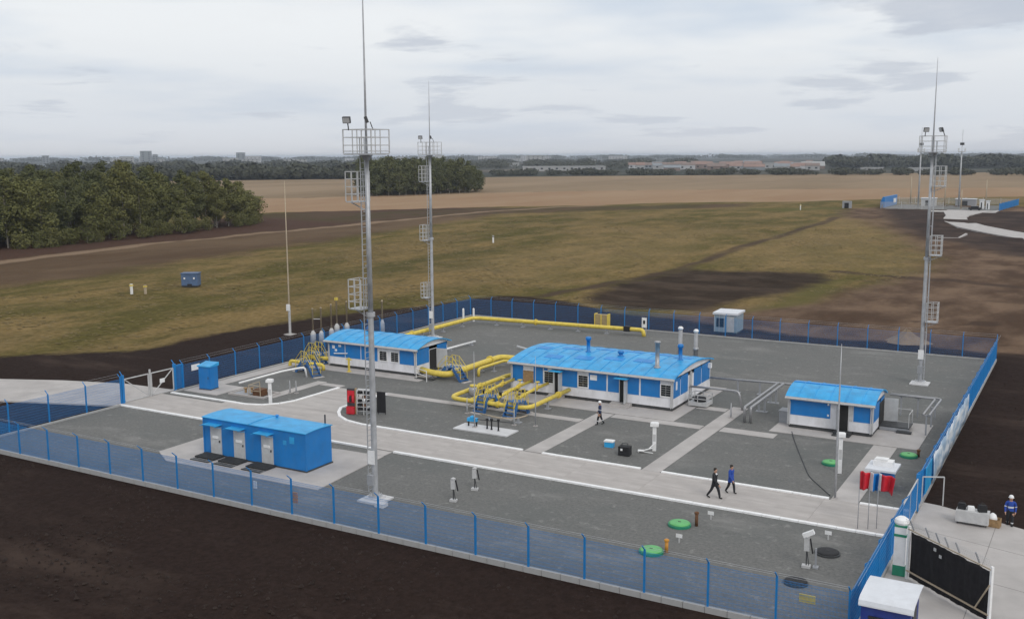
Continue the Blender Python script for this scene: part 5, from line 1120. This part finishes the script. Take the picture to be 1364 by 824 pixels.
def farfence(lab, a, b_, m):
    L_ = math.hypot(b_[0]-a[0], b_[1]-a[1]); o = thing('distant_fence', lab, 'fence', (a[0],a[1],0), math.atan2(b_[1]-a[1],b_[0]-a[0])); n = max(2,int(L_/6))
    for i in range(n+1): MB().box(L_*i/n-.1,L_*i/n+.1,-.1,.1,0,2.6).build('post',m,o)
    for i in range(n):
        q = MB(); w_ = L_/n
        for k in range(int(w_/.22)): q.box(L_*i/n+k*.22,L_*i/n+k*.22+.07,-.03,.03,.1,2.4)
        q.build('panel',m,o)
farfence('left side fence of the distant station, bright blue', (-69,388), (-76,432), 'blue_fence'); farfence('right side fence of the distant station, blue', (-30,388), (-27,432), 'blue_fence')
farfence('rear fence of the distant station, pale and thin', (-76,432), (-27,432), 'light_grey'); farfence('near fence of the distant station, pale, left of its entrance', (-69,388), (-48,388), 'light_grey')
o = thing('distant_banner_wall','bright blue wall panel at the left corner of the far station','wall',(-68.5,391,0)); MB().box(-.3,.3,0,26,.2,4.0).build('panel','blue_wall',o); MB().box(.32,.36,18,24,1.2,2.8).build('plate','white_paint',o)
for i, (lab, x, y, sx, sy, h, m) in enumerate((('grey low shed in the far station beside its left mast',-56,412,5,4,2.8,'light_grey'),('white box in the far station near the right fence',-36.5,398,1.4,1.4,3.0,'white_paint'),('second white box in the far station nearer the entrance',-34.2,394,1.1,1.1,2.8,'white_paint'),('low grey building at the back of the far station',-44,420,7,4,2.4,'bin_grey'))):
    o = thing('distant_shed', lab, 'shed', (x,y,.1)); MB().box(-sx/2,sx/2,-sy/2,sy/2,0,h).build('body',m,o); MB().box(-sx/2-.2,sx/2+.2,-sy/2-.2,sy/2+.2,h,h+.25).build('roof','roof_white' if m != 'white_panel' else 'galvanised',o)
    MB().box(-sx*.2,sx*.1,-sy/2-.05,-sy/2-.001,.1,h*.75).build('door','dark_steel',o)
o = thing('distant_car','dark car parked at the far station entrance','car',(-37.5,386,.1),.1); MB().box(-2.1,2.1,-.9,.9,.35,.95).build('body','black',o); MB().prism([(-1.3,-.8),(1.1,-.8),(1.1,.8),(-1.3,.8)],.95,1.45).build('cabin','glass_dark',o)
for x in (-1.3,1.3):
    for y in (-.85,.85): MB().tube((x,y-.1,.33),(x,y+.1,.33),.33,12).build('wheel','black',o)
o = thing('signal_box','pale frame with dark opening in the far meadow left of the distant station','box',(-80.4,386,-.1)); MB().box(-1.5,-.8,-1,1,0,2.6).box(.8,1.5,-1,1,0,2.6).box(-.8,.8,-1,1,2.0,2.6).build('frame','bin_grey',o); MB().box(-.8,.8,-.8,.9,0,2.0).build('opening','black',o)
stuff_p = MB()
o = thing('kerb_wall','pale low concrete strip on dark soil before the distant road','kerb',(-29,256,-.2),.2); MB().box(-3.5,1.0,-.2,.2,0,.45).build('strip','concrete',o); MB().cbox((2.6,7.5,.22),(.5,15,.45),0,-.2).build('strip','concrete',o)

# ------------------------------------------------------------------ trees
def tree_parts(seed, h, rw, base, nl, ls, trunk_r, leafm, taper=0.75):
    r = np.random.default_rng(seed); t = MB()
    lean = r.normal(0,.02,2); top = h*.93; segs = 6; pts = [(lean[0]*h*(k/segs)**1.5, lean[1]*h*(k/segs)**1.5, top*k/segs) for k in range(segs+1)]
    for k in range(segs): t.tube(pts[k], pts[k+1], trunk_r*(1-.85*k/segs)+.02, 6, trunk_r*(1-.85*(k+1)/segs)+.02, 0, False)
    clumps = []
    nb = 16
    for k in range(nb):
        f = base+(1-base)*(k+.5)/nb*.97; z = h*f; prof = math.sin(PI*min(1,((f-base)/(1-base))*.80+.16))**taper; a = r.uniform(0,2*PI); L_ = rw*prof*r.uniform(.55,1.0)
        i = min(segs-1,int(z/top*segs)); x0, y0 = pts[i][0], pts[i][1]; e = (x0+L_*math.cos(a), y0+L_*math.sin(a), z+L_*.35)
        t.tube((x0,y0,z-.3), e, trunk_r*.28, 4, .02, 0, False)
        clumps.append((*e, rw*prof*.62)); clumps.append((x0+.45*L_*math.cos(a),y0+.45*L_*math.sin(a),z+.1*h*.2, rw*prof*.60))
    for k in range(5): clumps.append((r.normal(0,rw*.12),r.normal(0,rw*.12),h*(.90+.018*k), rw*.34))
    C = np.array(clumps); idx = r.choice(len(C), nl, p=C[:,3]**2/np.sum(C[:,3]**2)); d = r.normal(size=(nl,3)); d /= np.linalg.norm(d,axis=1)[:,None]
    P = C[idx,:3]+d*(C[idx,3]*r.uniform(.35,1.0,nl)**.5)[:,None]*np.array([1,1,.85]); P[:,2] = np.clip(P[:,2], h*base*.55, h*1.02)
    n = d*.9+r.normal(size=(nl,3))*.38; n[:,2] += .35; n /= np.linalg.norm(n,axis=1)[:,None]
    u = np.cross(n, r.normal(size=(nl,3))); u /= np.linalg.norm(u,axis=1)[:,None]; w = np.cross(n,u); s = ls*r.uniform(.6,1.35,nl)[:,None]
    q = np.stack([P-u*s*.5, P+w*s*.42, P+u*s*.5, P-w*s*.42],1).reshape(-1,3)
    me = bpy.data.meshes.new('crown'); me.from_pydata(q.tolist(), [], np.arange(nl*4).reshape(-1,4).tolist()); me.materials.append(MATS[leafm])
    return t.mesh('trunk',['bark']), me
BIR = [tree_parts(10+k, h, rw, b_, 3000, .46, .17, 'leaf_birch' if k % 3 else 'leaf_grove') for k, (h, rw, b_) in enumerate(((15.5,2.9,.16),(16.5,3.1,.20),(14.5,3.0,.12),(17,2.8,.24),(13,2.9,.08),(15,3.3,.14),(16,2.6,.22)))]
BUSH = [tree_parts(30+k, h, rw, .02, 1400, .38, .10, 'leaf_birch', .5) for k, (h, rw) in enumerate(((5,2.4),(6.5,2.6),(4,2.2)))]
GRO = [tree_parts(40+k, h, rw, b_, 1800, .72, .22, 'leaf_grove') for k, (h, rw, b_) in enumerate(((17,4.2,.10),(18.5,4.5,.12),(15,4.4,.05),(19.5,4.2,.1)))]
def plant(name, parts, loc, s, label, group, sz=1.0):
    o = thing(name, label, 'tree' if 'tree' in name else 'bush', loc, random.uniform(0,2*PI), group); o.scale = (s,s,s*sz)
    obj('trunk', parts[0], o); obj('crown', parts[1], o); return o
def inpoly(poly, x, y): return sdf(poly, np.array([x]), np.array([y]))[0]
WOOD = [(-199,96),(-201,132),(-206,165),(-210,195),(-215,222),(-236,246),(-268,272),(-330,300),(-330,90)]
cand = []
rt = random.Random(3); gx_ = -330
while gx_ < -198:
    gy_ = 92
    while gy_ < 300:
        x = gx_+rt.uniform(-1.8,1.8); y = gy_+rt.uniform(-1.8,1.8); d = inpoly(WOOD, x, y)
        if d > .3 and -2.25 < x/y < -.975: cand.append((x,y,d))
        gy_ += 5.0
    gx_ += 5.0
cand.sort(key=lambda c: math.hypot(c[0],c[1])); cand = cand[:290]
for i, (x, y, d) in enumerate(cand):
    p = BIR[rt.randrange(7)]; s = rt.choice((.72,.85,.92,1.0,1.05))*rt.uniform(.94,1.05)
    if y > 215: s *= .85
    plant('birch_tree', p, (x,y,-.1), s, 'birch in the dense green wood beside the ploughed strip on the left', 'trees of the wood on the left', rt.uniform(.9,1.06))
k = 0
for j in range(34):
    t = j/33; y = 104+t*122; x = -200-(y-132)*.165+rt.uniform(-1,1.2)
    if rt.random() < .25: continue
    plant('undergrowth_bush', BUSH[rt.randrange(3)], (x,y,-.1), rt.uniform(.5,.95), 'low bush along the front edge of the wood on the left', 'bushes at the wood edge')
for (x, y, s) in ((-219,227,1.2),(-224,230,1.25),(-217,221,1.0),(-231,236,1.4)): plant('undergrowth_bush', BUSH[1], (x,y,-.1), s, 'rounded bush at the right end of the wood beside the tan field', 'bushes at the right end of the wood')
GROVE = [(-318,390),(-302,416),(-296,440),(-291,462),(-296,486),(-312,500),(-345,500),(-372,470),(-365,430),(-342,396)]
n_ = 0
for gx_ in np.arange(-372,-288,6.2):
    for gy_ in np.arange(390,502,6.2):
        x = gx_+rt.uniform(-2,2); y = gy_+rt.uniform(-2,2)
        if inpoly(GROVE,x,y) > .5 and x/y > -.79: plant('grove_tree', GRO[rt.randrange(4)], (x,y,0), rt.uniform(.8,1.0)*(.78 if inpoly(GROVE,x,y) < 4 else 1), 'leafy tree in the dark rounded grove between the fields', 'trees of the grove between the fields'); n_ += 1
# far woods that read as one mass
def mass(name, label, spots, leafm):
    r = np.random.default_rng(len(spots)); Q = []
    for (x, y, h, w) in spots:
        nl = 80; d = r.normal(size=(nl,3)); d /= np.linalg.norm(d,axis=1)[:,None]; P = np.array([x,y,h*.55])+d*np.array([w,w,h*.48])*r.uniform(.6,1,(nl,1))
        n = d+r.normal(size=(nl,3))*.5; n /= np.linalg.norm(n,axis=1)[:,None]; u = np.cross(n,r.normal(size=(nl,3))); u /= np.linalg.norm(u,axis=1)[:,None]; v = np.cross(n,u); s = h*.14*r.uniform(.7,1.4,(nl,1))
        Q.append(np.stack([P-u*s,P+v*s,P+u*s,P-v*s],1))
    Q = np.concatenate(Q).reshape(-1,3); Q[:,2] = np.maximum(Q[:,2],.1)
    me = bpy.data.meshes.new(name); me.from_pydata(Q.tolist(),[],np.arange(len(Q)).reshape(-1,4).tolist()); me.materials.append(MATS[leafm])
    o = stuff(obj(name, me)); o['label'] = label; o['category'] = 'wood'; return o
def pdir(px):   # unit ground direction for a bearing given in degrees from +Y towards -X
    return np.array([-math.sin(math.radians(px)), math.cos(math.radians(px))])
def belt(b0, b1, d0, d1, n, h, w, seed, gaps=0.0):
    r = np.random.default_rng(seed); out = []
    ph = r.uniform(0,6,3)
    for _ in range(n):
        b = r.uniform(b0,b1)
        if gaps and math.sin(b*1.7+ph[0])+math.sin(b*4.1+ph[1]) < gaps-1.2: continue
        d = r.uniform(d0,d1); p = pdir(b)*d; k = r.uniform(.7,1.15); out.append((p[0],p[1],h*k*(1+.15*math.sin(b*2.3+ph[2])),w*k))
    return out
mass('tree_belt','long dark tree belt behind the tan field on the left', belt(38.5,60,905,950,420,11,6.5,1), 'leaf_far')
mass('tree_belt','low green bushes along the far edge of the fields', belt(3,33,1000,1065,520,5.5,6,2,.6), 'leaf_far')
mass('far_wood','dark wood on the horizon behind the wood on the left', belt(36,62,1400,2400,900,11,15,3,.5), 'leaf_far')
mass('far_wood','bluish distant woods along the horizon in the middle', belt(20,37,1500,3200,800,10,18,4,.8), 'leaf_far')
mass('far_wood','broad dark wood on the horizon beside the distant masts', belt(1,12.5,1500,2200,700,15,17,5,.2), 'leaf_far')
mass('far_wood','last woods at the horizon', belt(-2,62,4200,8500,900,20,60,6,.4), 'leaf_far')
# far town
mat('brick_far',(.20,.15,.13),.8,0,.15,.2); mat('pale_far',(.34,.34,.34),.8,0,.08,.2); mat('grey_far',(.22,.24,.26),.8,0,.1,.2)
def far_house(name, label, b, d, w, dep, h, m, roofm=None, pitched=False, cat='building', group=None):
    p = pdir(b)*d; o = thing(name, label, cat, (p[0],p[1],0), math.radians(b)*.9+.1, group)
    wo = MB().box(-w/2,w/2,-dep/2,dep/2,-.5,h).build('wall',m,o)
    if pitched:
        q = MB(); e = h; t = h+dep*.32; q.face([(-w/2-.5,-dep/2-.5,e),(w/2+.5,-dep/2-.5,e),(w/2+.5,0,t),(-w/2-.5,0,t)]); q.face([(w/2+.5,dep/2+.5,e),(-w/2-.5,dep/2+.5,e),(-w/2-.5,0,t),(w/2+.5,0,t)]); q.face([(w/2+.4,-dep/2,e),(w/2+.4,dep/2,e),(w/2+.4,0,t)]); q.face([(-w/2-.4,dep/2,e),(-w/2-.4,-dep/2,e),(-w/2-.4,0,t)]); q.build('roof',roofm or 'far_roof',o)
    else: MB().box(-w/2-.4,w/2+.4,-dep/2-.4,dep/2+.4,h,h+.8).build('roof',roofm or 'grey_far',o)
    nw = max(2,int(w/9))
    f = MB()
    for k in range(nw):
        x = -w/2+w*(k+.5)/nw
        for z in np.arange(2,h-2,4.5): f.box(x-1.4,x+1.4,-dep/2-.1,-dep/2-.01,z,z+2)
    if f.v: f.build('window_row','glass_dark',wo)
    return o
far_house('tower_block','wide grey tower block on the horizon above the wood on the left',49.4,2600,26,18,34,'grey_far'); far_house('tower_block','narrow grey tower just right of the wide tower block',48.95,2600,12,14,26,'grey_far')
far_house('tower_block','grey tower on the horizon left of the nearest mast',44.6,2700,22,18,30,'grey_far'); far_house('tower_block','low pale block right of the horizon tower near the mast',44.1,2650,40,18,14,'pale_far')
far_house('tower_block','small dark tower at the far left horizon',54.2,2500,14,14,24,'grey_far')
far_house('warehouse','long white roofed warehouse beyond the fields, middle of the picture',27.0,1330,105,34,5,'pale_far','pale_far'); far_house('warehouse','pale shed with bright roof right of the grove on the horizon',30.4,1900,60,30,6,'pale_far','pale_far')
far_house('warehouse','white square works building at the right part of the horizon town',15.8,1500,18,16,7,'pale_far','pale_far'); far_house('warehouse','low pale shed with pitched roof right of the white works',13.6,1450,30,18,4,'brick_far','pale_far',True)
far_house('warehouse','low white shed before the dark horizon wood',10.6,1250,24,12,3.5,'pale_far','pale_far'); far_house('warehouse','second low white shed right of the first before the dark wood',8.2,1260,26,12,3.2,'pale_far','pale_far')
far_house('warehouse','long bright glasshouse at the far right horizon',1.8,3600,150,60,9,'pale_far','pale_far')
r_ = random.Random(5)
for i in range(46):
    b = r_.uniform(13.2,23.5); d = r_.uniform(1250,1750); w_ = r_.uniform(10,26)
    far_house('town_house','small house among the brownish roofs of the far town',b,d,w_,r_.uniform(8,13),r_.uniform(3.5,7),r_.choice(['brick_far','pale_far','far_wall','grey_far']),r_.choice(['far_roof','grey_far','far_roof','brick_far']),True,'house','houses of the far town')
for i in range(34):
    b = r_.uniform(24,61); d = r_.uniform(2300,4200); w_ = r_.uniform(20,60)
    far_house('horizon_block','pale block among the hazy buildings along the horizon',b,d,w_,16,r_.uniform(9,22),r_.choice(['pale_far','far_wall','grey_far']),'grey_far',False,'building','hazy buildings on the horizon')

# ------------------------------------------------------------------ loose soil clods and meadow tufts
def clods():
    r = np.random.default_rng(21); n = 9000; X = r.uniform(-80,6,n); Y = r.uniform(22,40.0,n)
    X2 = r.uniform(-7,22,2500); Y2 = r.uniform(60.5,112,2500); X = np.r_[X,X2]; Y = np.r_[Y,Y2]; keep = ~((X > -8.2) & (Y < 60.5)); X = X[keep]; Y = Y[keep]; n = len(X)
    k = vnoise(X,Y,5,8) > -.12; X = X[k]; Y = Y[k]; n = len(X); S = .04+.11*r.random(n)**3
    xi = np.clip(np.searchsorted(gx,X)-1,0,nx-2); yi = np.clip(np.searchsorted(gy,Y)-1,0,ny-2); Z = GZ[yi,xi]
    base = np.array([(1,0,0),(0,1,0),(-1,0,0),(0,-1,0),(0,0,.8),(0,0,-.6)]); V = base[None]*S[:,None,None]*r.uniform(.6,1.35,(n,6,1)); V[:,:,0] += X[:,None]; V[:,:,1] += Y[:,None]; V[:,:,2] += Z[:,None]
    F = np.array([(0,1,4),(1,2,4),(2,3,4),(3,0,4),(1,0,5),(2,1,5),(3,2,5),(0,3,5)])[None]+6*np.arange(n)[:,None,None]
    me = bpy.data.meshes.new('soil_clods'); me.from_pydata(V.reshape(-1,3).tolist(),[],F.reshape(-1,3).tolist()); leaf_mat('clod',(.022,.0145,.012),(.050,.035,.028)); me.materials.append(MATS['clod'])
    o = stuff(obj('soil_clods',me)); o['label'] = 'loose dark clods on the bare soil outside the fence'; o['category'] = 'soil'
clods()
def tufts():
    r = np.random.default_rng(22); n = 46000; X = r.uniform(-178,-20,n); Y = 55+r.random(n)**.8*245
    xi = np.clip(np.searchsorted(gx,X)-1,0,nx-2); yi = np.clip(np.searchsorted(gy,Y)-1,0,ny-2)
    bad = np.maximum.reduce([zones[k][yi,xi] for k in ('soil','patch','dirt','track','rut','field')])+vnoise(X,Y,9,5)*8; bad = np.maximum(bad, zones['brown'][yi,xi]+12)
    k = (bad < -1.5) & (vnoise(X,Y,7,11)+.8*vnoise(X,Y,2.5,12)+.5*r.random(n) > .15); X = X[k]; Y = Y[k]; Z = GZ[yi,xi][k]; n = len(X)
    Q = []
    for j in range(2):
        a = r.uniform(0,2*PI,n); w = .10+.22*r.random(n); u = np.stack([np.cos(a)*w,np.sin(a)*w,r.normal(0,.012,n)],1); v = np.stack([-np.sin(a)*w*.7,np.cos(a)*w*.7,r.normal(.0,.015,n)],1)
        c0 = np.stack([X+r.normal(0,.15,n),Y+r.normal(0,.15,n),Z+.015+.02*r.random(n)],1); Q.append(np.stack([c0-u,c0-v,c0+u,c0+v],1))
    Q = np.concatenate(Q).reshape(-1,3); me = bpy.data.meshes.new('meadow_grass'); me.from_pydata(Q.tolist(),[],np.arange(len(Q)).reshape(-1,4).tolist())
    leaf_mat('grass_blade',(.085,.072,.024),(.27,.19,.09)); me.materials.append(MATS['grass_blade'])
    o = stuff(obj('meadow_grass',me)); o['label'] = 'dry tan and olive grass tufts of the meadow'; o['category'] = 'grass'
tufts()

# ------------------------------------------------------------------ haze
hz = MB().box(-14000,14000,-600,14000,-2.5,36).build('haze','white_paint'); hz.data.materials.clear()
hm_ = bpy.data.materials.new('haze_air'); hm_.use_nodes = True; N = hm_.node_tree.nodes; N.clear(); ho = N.new('ShaderNodeOutputMaterial'); pv = N.new('ShaderNodeVolumePrincipled')
pv.inputs['Color'].default_value = (.80,.88,1.0,1); pv.inputs['Density'].default_value = 0.00011; pv.inputs['Anisotropy'].default_value = 0.2
hm_.node_tree.links.new(pv.outputs[0], ho.inputs['Volume']); hz.data.materials.append(hm_); stuff(hz)
